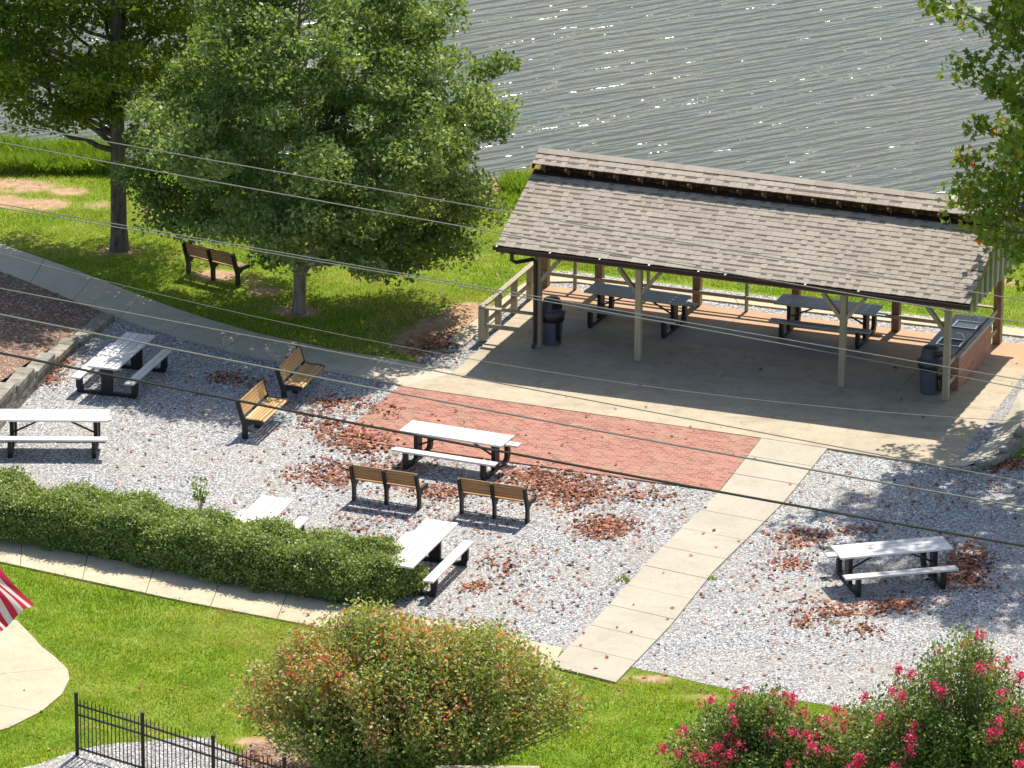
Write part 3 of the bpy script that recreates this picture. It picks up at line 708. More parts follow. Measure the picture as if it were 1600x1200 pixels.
# ================================================================== COUNTER
cc = [G(1497, 611, .05), G(1547, 554, .05)]
c0 = pv_of(cc[0]); c1 = pv_of(cc[1])
ctr = empty('sink_counter', PV(c0[0] - .42, (c0[1] + c1[1]) / 2, .05), PH); tag(ctr, 'red brick counter with grey worktop and two sinks at the right end of the pavilion', 'counter')
CLn = c1[1] - c0[1]; CW = .84
def LC(x, y, z): return Vector((x, y, z))
mb = MB(); mb.box((.32, 0, .40), (.20, CLn, .80)); mb.box((-.32, 0, .40), (.20, CLn, .80)); mb.box((0, CLn / 2 - .1, .40), (.438, .198, .798)); mb.box((0, 0, .2), (.438, .15, .4)); mb.build('brick_base', M['redbrick'], ctr)
mb = MB(); mb.box((0, 0, .835), (CW + .1, CLn + .12, .07), bev=.012); wt = mb.build('worktop', M['counter'], ctr)
for y, mm, nm in ((.68, 'sinktan', 'sink'), (-.62, 'steel', 'sink')):
    mb = MB(); t = .03
    for sx in (-1, 1): mb.box((sx * .27, y, .884), (.04, .50, .025), bev=.005)
    for sy in (-1, 1): mb.box((0, y + sy * .23, .884), (.498, .04, .0245), bev=.005)
    s_ = mb.build('sink', M['steel'], ctr)
    mb = MB(); mb.box((0, y, .8735), (.495, .415, .004)); mb.build('basin', M['sinktan'] if mm == 'sinktan' else M['black'], s_)
    mb = MB(); fx = .30
    mb.tube([(fx, y, .89), (fx, y, 1.06), (fx - .04, y, 1.13), (fx - .12, y, 1.14), (fx - .17, y, 1.10), (fx - .175, y, 1.06)], .012, 8)
    for sy in (-1, 1): mb.tube([(fx, y + sy * .08, .89), (fx, y + sy * .08, .93), (fx + .03, y + sy * .12, .95)], .014, 6)
    mb.build('tap', M['steel'], s_)

# ================================================================== TRASH CANS
def trash_can(loc, rz, label):
    r_ = empty('trash_can', loc, rz); tag(r_, label, 'trash can', 'trash cans in the pavilion')
    mb = MB(); mb.lathe([(.0, 0), (.20, 0), (.205, .02), (.225, .35), (.24, .66), (.252, .67), (.252, .70), (.235, .70)], 28); bd = mb.build('body', M['bin'], r_)
    mb = MB(); mb.lathe([(.243, .55), (.262, .56), (.268, .62), (.272, .70), (.262, .735), (.20, .74)], 28)
    mb.prism([(-.05, .56), (.05, .56), (.035, .30), (.06, .12), (0, .10), (-.03, .2)], (0, 1, 0), (0, 0, 1), (.03, 0, 0), (.236, 0, 0)); mb.build('bag', M['bag'], r_)
    mb = MB(); mb.lathe([(.285, .70), (.29, .72), (.285, .79), (.24, .82), (.22, .84), (.20, 1.0), (.17, 1.06), (.10, 1.09), (.0, 1.095)], 28); ld = mb.build('lid', M['binlid'], r_)
    mb = MB(); mb.box((.205, 0, .93), (.04, .24, .13), bev=.01); mb.build('flap', M['bag'], ld)
    r_.scale = (1.1, 1.1, 1.03)
    return r_
trash_can(G(862, 536, .052), R(-60), 'grey trash can with domed lid beside the downspout at the left post')
trash_can(G(1453, 613, .052), R(-50), 'grey trash can with domed lid beside the sink counter')

# ================================================================== PICNIC TABLES
def make_table(plk, label, TL=2.44, SL=2.44):
    r_ = empty('picnic_table', (0, 0, 0)); tag(r_, label, 'picnic table', 'picnic tables')
    mb = MB(); n = 4; wd = .73 / n
    for k in range(n): mb.box((0, -.365 + wd * (k + .5), .74), (TL - random.random() * .012, wd - .012, .045), bev=.008)
    mb.build('tabletop', plk, r_)
    for s_ in (-1, 1):
        mb = MB()
        for q_ in (-.06, .06): mb.box((0, s_ * .645 + q_, .43), (SL - random.random() * .01, .112, .045), bev=.007)
        mb.build('seat', plk, r_)
    mb = MB()
    for sx in (-1, 1):
        for k in range(n): mb.box((sx * (SL / 2 - .30), -.365 + wd * (k + .5), .7635), (.028, .028, .004))
    mb.build('bolt_head', M['steel'], r_)
    for sx in (-1, 1):
        x0 = sx * (SL / 2 - .30); mb = MB(); t = .09
        def pr(p, mirror=False): mb.prism([((-a if mirror else a), z) for a, z in p], (0, 1, 0), (0, 0, 1), (t, 0, 0), (x0 - t / 2, 0, 0))
        pr([(-.13, .085), (.13, .085), (.13, .60), (.20, .66), (.30, .715), (-.30, .715), (-.20, .66), (-.13, .60)])
        base = [(-.70, .0), (.70, .0), (.74, .04), (.74, .405), (.60, .405), (.60, .16), (.58, .11), (.53, .085), (-.53, .085), (-.58, .11), (-.60, .16), (-.60, .405), (-.74, .405), (-.74, .04)]
        pr([(-.70, 0), (.70, 0), (.71, .0848), (-.71, .0848)])
        pr([(.60, .0852), (.715, .0852), (.74, .12), (.74, .405), (.60, .405), (.60, .16), (.58, .11), (.53, .0852)])
        pr([(.60, .0852), (.715, .0852), (.74, .12), (.74, .405), (.60, .405), (.60, .16), (.58, .11), (.53, .0852)], True)
        mb.build('leg', M['black'], r_)
        mb = MB(); mb.beam((x0 - sx * .05, 0, .36), (sx * .18, 0, .70), .03, .035); mb.build('brace', M['black'], r_)
    return r_
def put(o, px, py, dx, dy, label=None, z=0.0, zt=.76):
    """centre of the tabletop at pixel (px,py); long axis toward pixel direction (dx,dy) on that plane"""
    c_ = G(px, py, z + zt); d_ = G(px + dx, py + dy, z + zt) - c_
    o.location = (c_.x, c_.y, z); o.rotation_euler = (0, 0, math.atan2(d_.y, d_.x))
    if label: o['label'] = label
t0_ = make_table(M['white_plank'], 'white picnic table at the left edge of the gravel, below the stepped wall')
def mid(*p): return sum(q[0] for q in p) / len(p), sum(q[1] for q in p) / len(p)
put(t0_, 84, 648, 176, 1, z=.01)
t = copy_tree(t0_); put(t, 190, 547.5, -64, 55.4, 'white picnic table with leaf shadows on top, nearest the retaining wall and path', .01)
t = copy_tree(t0_); put(t, 713.5, 676.5, 164, 25, 'white picnic table standing at the edge of the brick patio', .01)
t = copy_tree(t0_); put(t, 1393.4, 854.5, 165.5, -14.5, 'white picnic table in tree shade alone on the right hand gravel', .01)
t1_ = make_table(M['white_plank'], 'white picnic table nearest the end of the hedge, close to the viewer', 2.72, 2.44)
put(t1_, 655.3, 848, -73, 71, z=.01)
t = copy_tree(t1_); put(t, 399, 811, -73, 71, 'white picnic table half hidden behind the middle of the hedge', .01)
t2_ = make_table(M['grey_plank'], 'grey picnic table under the pavilion roof at left')
put(t2_, 996.5, 458.3, 154, 21.5, z=.056)
t = copy_tree(t2_); put(t, 1294.5, 475, 158, 19, 'grey picnic table under the pavilion roof at right', .056)

# ================================================================== BENCHES
def make_bench(label, slat='slat'):
    r_ = empty('park_bench', (0, 0, 0)); tag(r_, label, 'bench', 'park benches')
    # profile in (y: forward, z): y=0 at leg
    prof = [(-.16, .86), (-.13, .74), (-.095, .62), (-.06, .52), (-.01, .455), (.08, .43), (.20, .425), (.32, .43), (.40, .425), (.44, .395)]
    LN = 1.58
    def slats(i0, i1, n, name):
        mb = MB(); P = [Vector((0, *p)) for p in prof[i0:i1 + 1]]; d = [0]
        for i in range(1, len(P)): d.append(d[-1] + (P[i] - P[i - 1]).length)
        def at(t):
            for i in range(1, len(P)):
                if t <= d[i] + 1e-9: return P[i - 1].lerp(P[i], (t - d[i - 1]) / (d[i] - d[i - 1]))
            return P[-1]
        for k in range(n):
            a, b_ = at(d[-1] * k / n + .005), at(d[-1] * (k + 1) / n - .005); nx = (b_ - a).normalized(); up = Vector((1, 0, 0)).cross(nx) 
            if up.z < 0: up = -up
            c_ = (a + b_) / 2 + up * .022
            mb.box(c_, (LN - .06, (b_ - a).length, .03), Matrix((Vector((1, 0, 0)), nx, Vector((1, 0, 0)).cross(nx))).transposed(), bev=.005)
        return mb.build(name, M[slat], r_)
    slats(0, 3, 5, 'backrest'); slats(4, 9, 6, 'seat')
    for x in (-LN / 2 + .035, 0, LN / 2 - .035):
        mb = MB(); P = prof; th = .055
        low = []
        for i, p in enumerate(P):
            q = P[min(i + 1, len(P) - 1)]; r0 = P[max(i - 1, 0)]; d_ = Vector((q[0] - r0[0], q[1] - r0[1])).normalized(); low.append((p[0] - (-d_.y) * (-th), p[1] - d_.x * th) if False else (p[0] + d_.y * th, p[1] - d_.x * th))
        up_ = [(p[0], p[1]) for p in P] if x == 0 else [(p[0] - (lo[0] - p[0]) * .75, p[1] - (lo[1] - p[1]) * .75) for p, lo in zip(P, low)]
        w_ = .07 if x == 0 else .06; vs = []; n = len(P)
        for xx in (x - w_ / 2, x + w_ / 2): vs += [(xx, a, z) for a, z in up_] + [(xx, a, z) for a, z in low]
        fs = []
        for s_ in (0, 2 * n): fs += [(s_ + i, s_ + i + 1, s_ + n + i + 1, s_ + n + i) for i in range(n - 1)]
        for i in range(n - 1): fs += [(i, i + 1, 2 * n + i + 1, 2 * n + i), (n + i, n + i + 1, 3 * n + i + 1, 3 * n + i)]
        fs += [(0, n, 3 * n, 2 * n), (n - 1, 2 * n - 1, 4 * n - 1, 3 * n - 1)]
        mb.add(vs, fs); mb.build('support_frame', M['black'], r_)
        mb = MB(); mb.prism([(-.06, 0), (.07, 0), (.065, .30), (.20, .375), (.05, .385), (-.115, .50), (-.085, .40), (-.055, .30)], (0, 1, 0), (0, 0, 1), (.055, 0, 0), (x - .0275, 0, 0)); mb.build('leg', M['black'], r_)
    return r_
def putb(o, p0, p1, label=None, z=.01, flip=False):
    a, b_ = G(*p0, z), G(*p1, z); c_ = (a + b_) / 2; d_ = b_ - a
    if flip: d_ = -d_
    o.location = (c_.x, c_.y, z); o.rotation_euler = (0, 0, math.atan2(d_.y, d_.x))
    if label: o['label'] = label
b1 = make_bench('slatted bench with its back to the viewer, left of the pair below the white table', 'slat_shaded')
putb(b1, (553, 781), (655, 796))
t = copy_tree(b1); putb(t, (720.5, 802), (824.5, 817.5), 'slatted bench with its back to the viewer beside the big leaf piles')
t = copy_tree(b1); putb(t, (299, 430), (367, 447), 'shade-darkened bench with black supports standing on the grass beside the tall tree trunk', 0)
b2 = make_bench('tan contoured bench facing right beside the concrete path, farther of the two angled benches', 'slat')
# legs lie behind the seat: the bench faces right; end legs near/far
putb(b2, (443, 632), (478, 597), flip=True)
t = copy_tree(b2); putb(t, (382, 686), (421, 650), 'tan contoured bench facing right in full sun, nearer of the two angled benches', flip=True)

# ================================================================== TREES
def limb(p0, p1, r0, r1, n=6, wob=.12, sag=.0):
    p0 = Vector(p0); p1 = Vector(p1); L_ = (p1 - p0).length; pts = []; rs = []
    for i in range(n + 1):
        t = i / n; p = p0.lerp(p1, t) + Vector((random.gauss(0, 1), random.gauss(0, 1), random.gauss(0, .5))) * wob * L_ * .25 * math.sin(math.pi * t)
        p.z += sag * math.sin(math.pi * t) * L_; pts.append(p); rs.append(r0 * (1 - t) + r1 * t)
    return pts, rs
def tree(name, base, label, trunk_pts, trunk_r, crown, nclump, nleaf, lsize, leafm, barkm, clump=(.55, .33), cat='tree', lobes=False, tone_c=.5, up=.5, shell=.55, nlimb=26, extra=None, twig=.02, group=None):
    """crown: list of (z, radius, cx, cy) rings, local coords"""
    root = empty(name, base); tag(root, label, cat, group)
    zs = np.array([c[0] for c in crown]); rr = np.array([c[1] for c in crown]); cx = np.array([c[2] for c in crown]); cy = np.array([c[3] for c in crown])
    tr = MB(); tr.tube(trunk_pts, trunk_r, 12, jit=.06)
    C = []
    wgt = np.interp(np.linspace(zs[0], zs[-1], 400), zs, rr); cum = np.cumsum(wgt ** 1.5); cum /= cum[-1]; zz = np.linspace(zs[0], zs[-1], 400)
    while len(C) < nclump:
        z = zz[np.searchsorted(cum, rng.random())]; a = rng.random() * 2 * math.pi
        f = shell + (1 - shell) * rng.random() ** .6
        ed = .66 + .62 * float(vnoise(a * 1.6 + 10, z * .8, 77))
        r = np.interp(z, zs, rr) * f * ed
        if z < zs[0] + .15 * (zs[-1] - zs[0]): r *= rng.random() ** .3
        if z < 2.75 and r < 1.6 and name == 'maple_tree': continue
        C.append((np.interp(z, zs, cx) + r * math.cos(a), np.interp(z, zs, cy) + r * math.sin(a), z + rng.normal() * .1))
    if extra: C += extra
    C = np.array(C)
    tp = [Vector(p) for p in trunk_pts]
    for i in rng.choice(len(C), min(nlimb, len(C)), replace=False):
        c = Vector(C[i]); zt = max(tp[3].z, c.z - (.35 * math.hypot(c.x, c.y) + .3) )
        zt = min(zt, tp[-1].z * .97)
        for j in range(1, len(tp)):
            if zt <= tp[j].z: s_ = tp[j - 1].lerp(tp[j], (zt - tp[j - 1].z) / (tp[j].z - tp[j - 1].z)); rj = trunk_r[j] * .5; break
        else: s_ = tp[-1]; rj = trunk_r[-1] * .5
        p, r = limb(s_, c, max(.025, min(rj, .09)), twig, 6, .15); tr.tube(p, r, 6, cap=False)
    tr.build('trunk', barkm, root)
    N = len(C) * nleaf; idx = np.repeat(np.arange(len(C)), nleaf)
    sc = (.7 + .6 * rng.random(len(C)))[idx]
    off = rng.normal(size=(N, 3)); off /= np.linalg.norm(off, axis=1)[:, None]; off *= (rng.random(N) ** .45)[:, None]
    off[:, 0] *= clump[0]; off[:, 1] *= clump[0]; off[:, 2] *= clump[1]
    P = C[idx] + off * sc[:, None]
    P[:, 2] -= .10 * ((off[:, 0] ** 2 + off[:, 1] ** 2) / clump[0] ** 2) * clump[0]
    tones = np.clip(tone_c + rng.normal(size=N) * .17 + (rng.random(len(C))[idx] - .5) * .35, 0, 1)
    leaves('crown', P, lsize, tones, leafm, root, up, lobes=lobes)
    return root
# shade tree in the middle
bm_ = G(467, 487)
tp = [(0, 0, -.1), (0, 0, .12), (.02, .0, .5), (.02, 0, 1.15), (.03, .02, 1.6), (.0, .0, 2.6), (-.05, .1, 4.2), (0, .1, 6), (.1, .1, 8)]
mx_ = []
for u_, v_, dy_ in [(620, 418, -.5), (650, 405, .6), (700, 392, 0), (722, 385, .8), (590, 412, .5), (565, 405, -.4), (540, 395, .6), (250, 340, 0), (300, 352, .5), (350, 345, -.6), (400, 360, .3), (430, 372, 1.2), (675, 370, -.5), (640, 375, .2), (770, 205, 0), (755, 110, 0), (690, 35, 0), (235, 300, .3), (740, 300, 0), (720, 340, .4), (600, 380, 1.2)]:
    q_ = GY(u_, v_, bm_.y + dy_) - bm_; mx_ += [(q_.x, q_.y, q_.z), (q_.x + random.gauss(0, .3), q_.y + random.gauss(0, .4), q_.z + .25)]
trn = tree('maple_tree', bm_, 'broad green shade tree with a forked trunk beside the concrete path', tp, [.21, .17, .145, .15, .12, .10, .07, .05, .02],
     [(1.9, 2.6, .9, 0), (2.4, 3.4, .6, 0), (3.3, 3.9, .3, 0), (4.6, 3.9, .35, 0), (6.0, 3.6, .35, 0), (7.2, 3.0, .35, 0), (8.6, 2.0, .3, 0), (9.4, .6, .2, 0)],
     430, 290, .12, M['leaf_mid'], M['barkp'], (.62, .34), up=.5, shell=.40, nlimb=60, tone_c=.5, extra=mx_)
mb = MB(); p, r = limb((.02, -.02, .92), (.85, -.05, 2.3), .13, .07, 6, .06); mb.tube(p, r, 9)
p, r = limb((.83, -.05, 2.25), (2.6, .3, 4.6), .06, .02, 6, .1); mb.tube(p, r, 7)
mb.build('limb', M['barkp'], trn)
# tall tree at left
bt = G(187, 390)
tp = [(0, 0, -.1), (0, 0, .15), (-.01, 0, .6), (.0, 0, 2.5), (0, 0, 5), (.05, 0, 8), (0, 0, 11.5)]
tree('oak_tree', bt, 'tall dark green tree with a straight trunk on the upper lawn at left', tp, [.30, .235, .195, .18, .15, .11, .03],
     [(3.2, 2.4, -1.1, .9), (4.0, 3.7, -.8, .9), (5, 3.8, -.8, .9), (7, 3.6, -.6, .9), (9.5, 2.8, -.3, .6), (12, 1.4, 0, 0)],
     380, 200, .13, M['leaf_tall'], M['bark'], (.85, .22), up=.8, shell=.2, nlimb=60, tone_c=.5)
# tree at right, trunk out of frame
brt = G(1755, 660)
tp = [(0, 0, -.1), (0, 0, .15), (0, 0, 1.5), (0, 0, 4), (-.1, 0, 8), (-.1, 0, 13), (0, 0, 17.5)]
ex_ = []
for u_, v_ in [(1500, 335), (1530, 360), (1560, 380), (1500, 110), (1520, 200), (1490, 25), (1450, 8), (1540, 280), (1580, 330), (1590, 120), (1560, 50), (1590, 395), (1575, 200), (1545, 140), (1500, 250), (1520, 290), (1560, 330), (1600, 300), (1605, 430), (1490, 300), (1585, 260)]:
    q_ = GY(u_ + 8, v_ - 4, brt.y - random.uniform(-1, 2)) - brt; ex_.append((q_.x, q_.y, q_.z))
tree('tulip_tree', brt, 'leafy tree at the right edge with a few orange leaves over the pavilion roof', tp, [.36, .28, .22, .19, .14, .09, .03],
     [(3.3, 2.4, -.7, 0), (4.4, 3.4, -.5, 0), (6.5, 3.7, -.3, 0), (9, 3.9, -.2, .0), (12, 3.9, -.2, .0), (15, 3.2, -.2, .0), (18, 1.4, 0, 0)],
     420, 70, .165, M['leaf_right'], M['bark'], (.50, .38), lobes=True, up=.35, shell=.25, nlimb=80, tone_c=.54, extra=ex_)
# ================================================================== HEDGE
def hedge():
    fr = [(-120, 825), (0, 850), (83, 862), (208, 886), (333, 912), (440, 932), (520, 944), (600, 950), (685, 938)]
    fr = [Vector(G(*p)) for p in fr]; d = [0]
    for i in range(1, len(fr)): d.append(d[-1] + (fr[i] - fr[i - 1]).length)
    Ln = d[-1] - .2
    def at(t):
        t = max(0, min(d[-1], t))
        for i in range(1, len(fr)):
            if t <= d[i] + 1e-9:
                dr = (fr[i] - fr[i - 1]).normalized(); return fr[i - 1].lerp(fr[i], (t - d[i - 1]) / (d[i] - d[i - 1])), dr
    DP, HT = 1.60, .90
    base = at(d[-1] / 2)[0]
    root = empty('hedge', (base.x, base.y, 0)); tag(root, 'long dense clipped evergreen hedge between sidewalk and gravel', 'hedge')
    def surf(t, s, k=1.0):
        """t along, s 0..1 round the section from front foot over top to back foot"""
        p, dr = at(t * Ln + .1); nrm = Vector((-dr.y, dr.x, 0))
        e = min(1.0, math.sqrt(max(0, (1 - t) * Ln / 1.5 + .02)))   # rounded right-hand end
        ang = math.pi * s; c_, s_ = -math.cos(ang), math.sin(ang)
        yy = math.copysign(abs(c_) ** .55, c_); z = max(0, s_) ** .5
        bulge = 1 + .13 * (float(fbm(t * Ln * 1.1, s * 5, 12)) - .5) * 2
        w_ = DP / 2 * e * bulge * k; h = HT * (e ** .5) * (1 + .30 * (float(fbm(t * Ln * .9 + 40, s * 3, 13)) - .5) * 2 + .10 * math.sin(t * Ln * 4.1 + s * 3)) * k
        c0 = p + nrm * DP / 2
        q = c0 + nrm * yy * w_; return Vector((q.x - base.x, q.y - base.y, z * h)), (nrm * c_ * 1.0 + Vector((0, 0, s_))).normalized()
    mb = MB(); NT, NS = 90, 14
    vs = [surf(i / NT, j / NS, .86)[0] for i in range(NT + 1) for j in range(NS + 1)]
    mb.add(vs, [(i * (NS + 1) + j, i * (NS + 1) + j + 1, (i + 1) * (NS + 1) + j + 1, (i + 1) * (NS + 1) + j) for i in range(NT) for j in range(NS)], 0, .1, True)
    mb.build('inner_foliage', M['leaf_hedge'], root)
    NC = 3400; T = rng.random(NC); Sx = rng.random(NC) ** .9 * .82; C = []; Nn = []
    for t, s in zip(T, Sx):
        q, n = surf(t, s, .90 + .11 * rng.random() + (.10 if rng.random() < .05 else 0)); C.append(q); Nn.append(n)
    C = np.array(C); Nn = np.array(Nn); per = 36; idx = np.repeat(np.arange(NC), per)
    P = C[idx] + rng.normal(size=(NC * per, 3)) * np.array([.085, .085, .06]) + Nn[idx] * (rng.random(NC * per) * .07 - .02)[:, None]
    P[:, 2] = np.maximum(P[:, 2], .02)
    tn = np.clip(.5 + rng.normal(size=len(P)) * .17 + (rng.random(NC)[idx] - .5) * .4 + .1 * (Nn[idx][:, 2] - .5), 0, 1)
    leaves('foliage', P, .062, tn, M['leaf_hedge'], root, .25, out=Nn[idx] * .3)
hedge()

# ================================================================== SHRUBS
def shrub(name, base, label, rx, ry, zt, nst, nleaf, lsize, mat_, zlo=.25, flowers=0, fl_scale=1.0, tips=.35, cat='shrub', seedk=0, group=None, toned=.45, upr=1.0, pk=None):
    """many upright stems fanning from the base, leaves along the outer part of each"""
    root = empty(name, base); tag(root, label, cat, group); st = MB(); L_ = []; D_ = []; T_ = []; tipsP = []
    for k in range(nst):
        a = rng.random() * 2 * math.pi; f = rng.random() ** .5
        edge = .80 + .35 * float(vnoise(a * 2.2 + seedk, 3.3, 5 + seedk))
        ex, ey = rx * f * edge * math.cos(a), ry * f * edge * math.sin(a)
        top = zt * (1 - .50 * f ** 2.2) * (.86 + .26 * float(vnoise(ex * 1.1 + seedk, ey * 1.1, 9 + seedk)))
        if pk is not None: top *= pk(ex, ey)
        p1 = Vector((ex, ey, top)); p0 = Vector((ex * .12, ey * .12, 0)); mid_ = Vector((ex * .55, ey * .55, top * .45))
        pts = [p0, mid_ * .6 + p0 * .4, mid_, mid_.lerp(p1, .55), p1]
        if k % 3 == 0: st.tube(pts, [.035, .028, .02, .012, .004], 5, cap=False)
        tipsP.append((p1, f)); n = nleaf
        t = rng.random(n) ** .75
        for tt in t:
            q = pts[1].lerp(pts[2], tt * 3) if tt < .33 else (pts[2].lerp(pts[3], (tt - .33) * 3) if tt < .66 else pts[3].lerp(pts[4], (tt - .66) * 3))
            L_.append(q); T_.append(tt)
    P = np.array([tuple(q) for q in L_]); P += rng.normal(size=P.shape) * np.array([.13, .13, .11]); P[:, 2] = np.maximum(P[:, 2], .05)
    T_ = np.array(T_)
    tn = np.clip(toned - .2 + tips * T_ + rng.normal(size=len(P)) * .17 + (fbm(P[:, 0] * 1.5, P[:, 1] * 1.5 + P[:, 2], 60) - .5) * .5, 0, 1)
    st.build('stem', M['barkp'], root)
    leaves('foliage', P, lsize, tn, mat_, root, .4)
    if flowers:
        ch = [tipsP[i] for i in rng.choice(len(tipsP), min(flowers, len(tipsP)), replace=False)]
        for p, f in ch:
            n = int(rng.integers(70, 170) * fl_scale); ln = rng.uniform(.06, .26) * fl_scale; t = rng.random(n)
            d_ = np.array([rng.normal() * .3, rng.normal() * .3, 1]); d_ /= np.linalg.norm(d_)
            Q = np.array(p) + np.outer(t * ln, d_) + rng.normal(size=(n, 3)) * (.085 * (1.2 - t))[:, None]
            dn_ = max(0, rng.random() - .4) * 1.3; Q += np.array([p.x * .12, (p.y * .10 - .08) - dn_ * .55, .05 - dn_ * 1.0]); leaves('flower_cluster', Q, .05, np.clip(.5 + rng.normal(size=n) * .25, 0, 1), M['petal'], root, .2)
    return root
shrub('crape_myrtle', G(640, 1215), 'wide rounded green shrub with rusty red tips in front of the hedge', 3.45, 2.4, 3.3, 620, 200, .080, M['leaf_bush'], tips=.44, seedk=1, toned=.40)
shrub('crape_myrtle', G(1190, 1262), 'pink flowering shrub left of the taller pink one at the bottom right', 2.0, 1.2, 2.25, 170, 150, .08, M['leaf_myrtle'], flowers=48, fl_scale=.78, seedk=22, toned=.45, tips=.25)
shrub('crape_myrtle', G(1490, 1285), 'tallest pink flowering shrub in the bottom right corner', 2.9, 1.5, 3.3, 300, 165, .08, M['leaf_myrtle'], flowers=60, fl_scale=.78, seedk=37, toned=.45, tips=.25, pk=lambda x, y: 1.0 + .10 * math.sin(x * 2.3 + 1) - .16 * max(0, abs(x) - .8))
shrub('crape_myrtle', G(1330, 1235), 'low yellowish green shrub without many flowers between the two pink shrubs', 1.2, .9, 1.65, 90, 130, .06, M['leaf_bush'], seedk=51, toned=.35, tips=.3)

# weeds and shore plants
def weed(px, py, n, h, r_, label, m='reed', z=0.0, name='weed', cat='plant'):
    b_ = G(px, py, z); root_p = np.array([b_.x, b_.y, z]); n = int(n)
    a = rng.random(n) * 2 * math.pi; rad = r_ * np.sqrt(rng.random(n)); bx = rad * np.cos(a); by = rad * np.sin(a)
    hh = h * (.5 + .6 * rng.random(n)); lean = rng.normal(size=(n, 2)) * .28 * hh[:, None]; wd = .012 + .008 * rng.random(n); th = rng.random(n) * math.pi
    v0 = np.stack([bx - wd * np.cos(th), by - wd * np.sin(th), np.zeros(n)], 1); v1 = np.stack([bx + wd * np.cos(th), by + wd * np.sin(th), np.zeros(n)], 1)
    m1 = np.stack([bx + lean[:, 0] * .35, by + lean[:, 1] * .35, hh * .6], 1); v2 = np.stack([bx + lean[:, 0], by + lean[:, 1], hh], 1)
    V = np.stack([v0, v1, m1 + (v1 - v0) * .4, v2, m1 - (v1 - v0) * .4], 1)
    o = raw(name, V, 5, rng.random(n), M[m]); o.location = tuple(root_p); tag(o, label, cat); return o
sb_ = G(313, 800); sap = empty('sapling', sb_); tag(sap, 'small leafy sapling standing up behind the hedge', 'plant')
mb = MB(); Q = []
for k in range(9):
    a_ = k * .7; tip_ = Vector((.16 * math.cos(a_), .12 * math.sin(a_), .45 + .05 * k)); mb.tube([(0, 0, 0), tip_ * .5, tip_], [.01, .007, .003], 5, cap=False)
    for j in range(11): Q.append(tuple(tip_ * (.45 + .6 * j / 10) + Vector((random.gauss(0, .05), random.gauss(0, .05), random.gauss(0, .04)))))
mb.build('stem', M['barkp'], sap); leaves('foliage', np.array(Q), .10, rng.random(len(Q)) * .5 + .4, M['leaf_right'], sap, .5)
bw_ = G(313, 797); 
weed(812, 296, 1100, .42, .55, 'bright green clump of tall grass by the red mud bank', 'reed', name='shore_grass')
weed(790, 316, 500, .22, .6, 'short bright grass tuft at the left foot of the pavilion roof', 'reed', name='shore_grass')
weed(1112, 905, 30, .09, .12, 'tiny weed in the gravel at the right side of the walkway', 'blade')
weed(973, 908, 40, .09, .15, 'tiny olive weed at the left edge of the walkway', 'blade')
weed(1303, 975, 24, .09, .10, 'small weed in the shaded gravel below the right hand picnic table', 'blade')
n = 26000; xs_ = rng.random(n); u = -160 + xs_ * 345; v = 272 - rng.random(n) ** 1.2 * 32
d0 = np.array([[*G(float(a), float(b_), 0)] for a, b_ in zip(u, v)]); hh = (.24 + .30 * rng.random(n)) * (.6 + .9 * vnoise(d0[:, 0] * 1.3, d0[:, 1] * 1.3, 3))
d0[:, 2] = np.where(shore_d(d0[:, 0], d0[:, 1]) > 1, 0, np.clip((shore_d(d0[:, 0], d0[:, 1]) - 1) * .45, -.6, 0))
th = rng.random(n) * math.pi; wv = np.stack([np.cos(th), np.sin(th), 0 * th], 1) * .014; ln_ = np.stack([rng.normal(size=n) * .12, rng.normal(size=n) * .12, hh], 1)
raw('tall_grass', np.stack([d0 - wv, d0 + wv, d0 + ln_ * .6 + wv * .5, d0 + ln_ * np.array([1.6, 1.6, 1]), d0 + ln_ * .6 - wv * .5], 1), 5, rng.random(n), M['reed'])['kind'] = 'stuff'

# ================================================================== LAWN GRASS
path_up = [(-160, 325), (0, 380.6), (51, 398), (111, 418.6), (203, 455), (253, 474), (317, 496), (400, 520), (540, 550), (617, 560), (645, 562), (704, 538), (745, 505), (800, 454), (832, 430), (852, 420), (880, 420), (1166, 455), (1400, 485), (1600, 510), (1700, 520)]
LU = gp(path_up + [(1700, 240), (-160, 220)])
LLo = gp([(-160, 845), (8, 880), (162, 913), (292, 941), (467, 974), (700, 1018), (862, 1048), (962, 1068), (1000, 1046), (1101, 1069), (1187, 1087), (1262, 1097), (1400, 1118), (1700, 1140), (1700, 1260), (-160, 1260)])
PADW = gp(pad)
def grass(poly, n, hmin, hmax, name, avoid=()):
    xs = [p.x for p in poly]; ys = [p.y for p in poly]
    X = rng.uniform(min(xs), max(xs), n); Y = rng.uniform(min(ys), max(ys), n)
    k = inpoly(X, Y, poly) & (shore_d(X, Y) > .9)
    for a in avoid: k &= ~inpoly(X, Y, a)
    s = soil_f(X, Y); k &= rng.random(n) > np.clip((s - .25) * 2.6, 0, .97)
    X, Y, s = X[k], Y[k], s[k]; n = len(X)
    hh = rng.uniform(hmin, hmax, n) * (.35 + 1.2 * fbm(X * 1.6, Y * 1.6, 21)); th = rng.random(n) * math.pi
    wv = np.stack([np.cos(th), np.sin(th), 0 * th], 1) * .009; b_ = np.stack([X, Y, np.zeros(n)], 1)
    tip = b_ + np.stack([rng.normal(size=n) * .035, rng.normal(size=n) * .035, hh], 1)
    tn = np.clip(-.46 + 1.25 * fbm(X * .4, Y * .4, 42) + .65 * fbm(X * 2.2, Y * 2.2, 47) + rng.normal(size=n) * .2 + np.clip(s, 0, 1) * 1.3, 0, 1)
    o = raw(name, np.stack([b_ - wv, b_ + wv, tip], 1), 3, tn, M['blade']); o['kind'] = 'stuff'
grass(LU, 330000, .035, .085, 'grass')
grass(LLo, 260000, .035, .085, 'grass', (PADW, BOT, MUL))

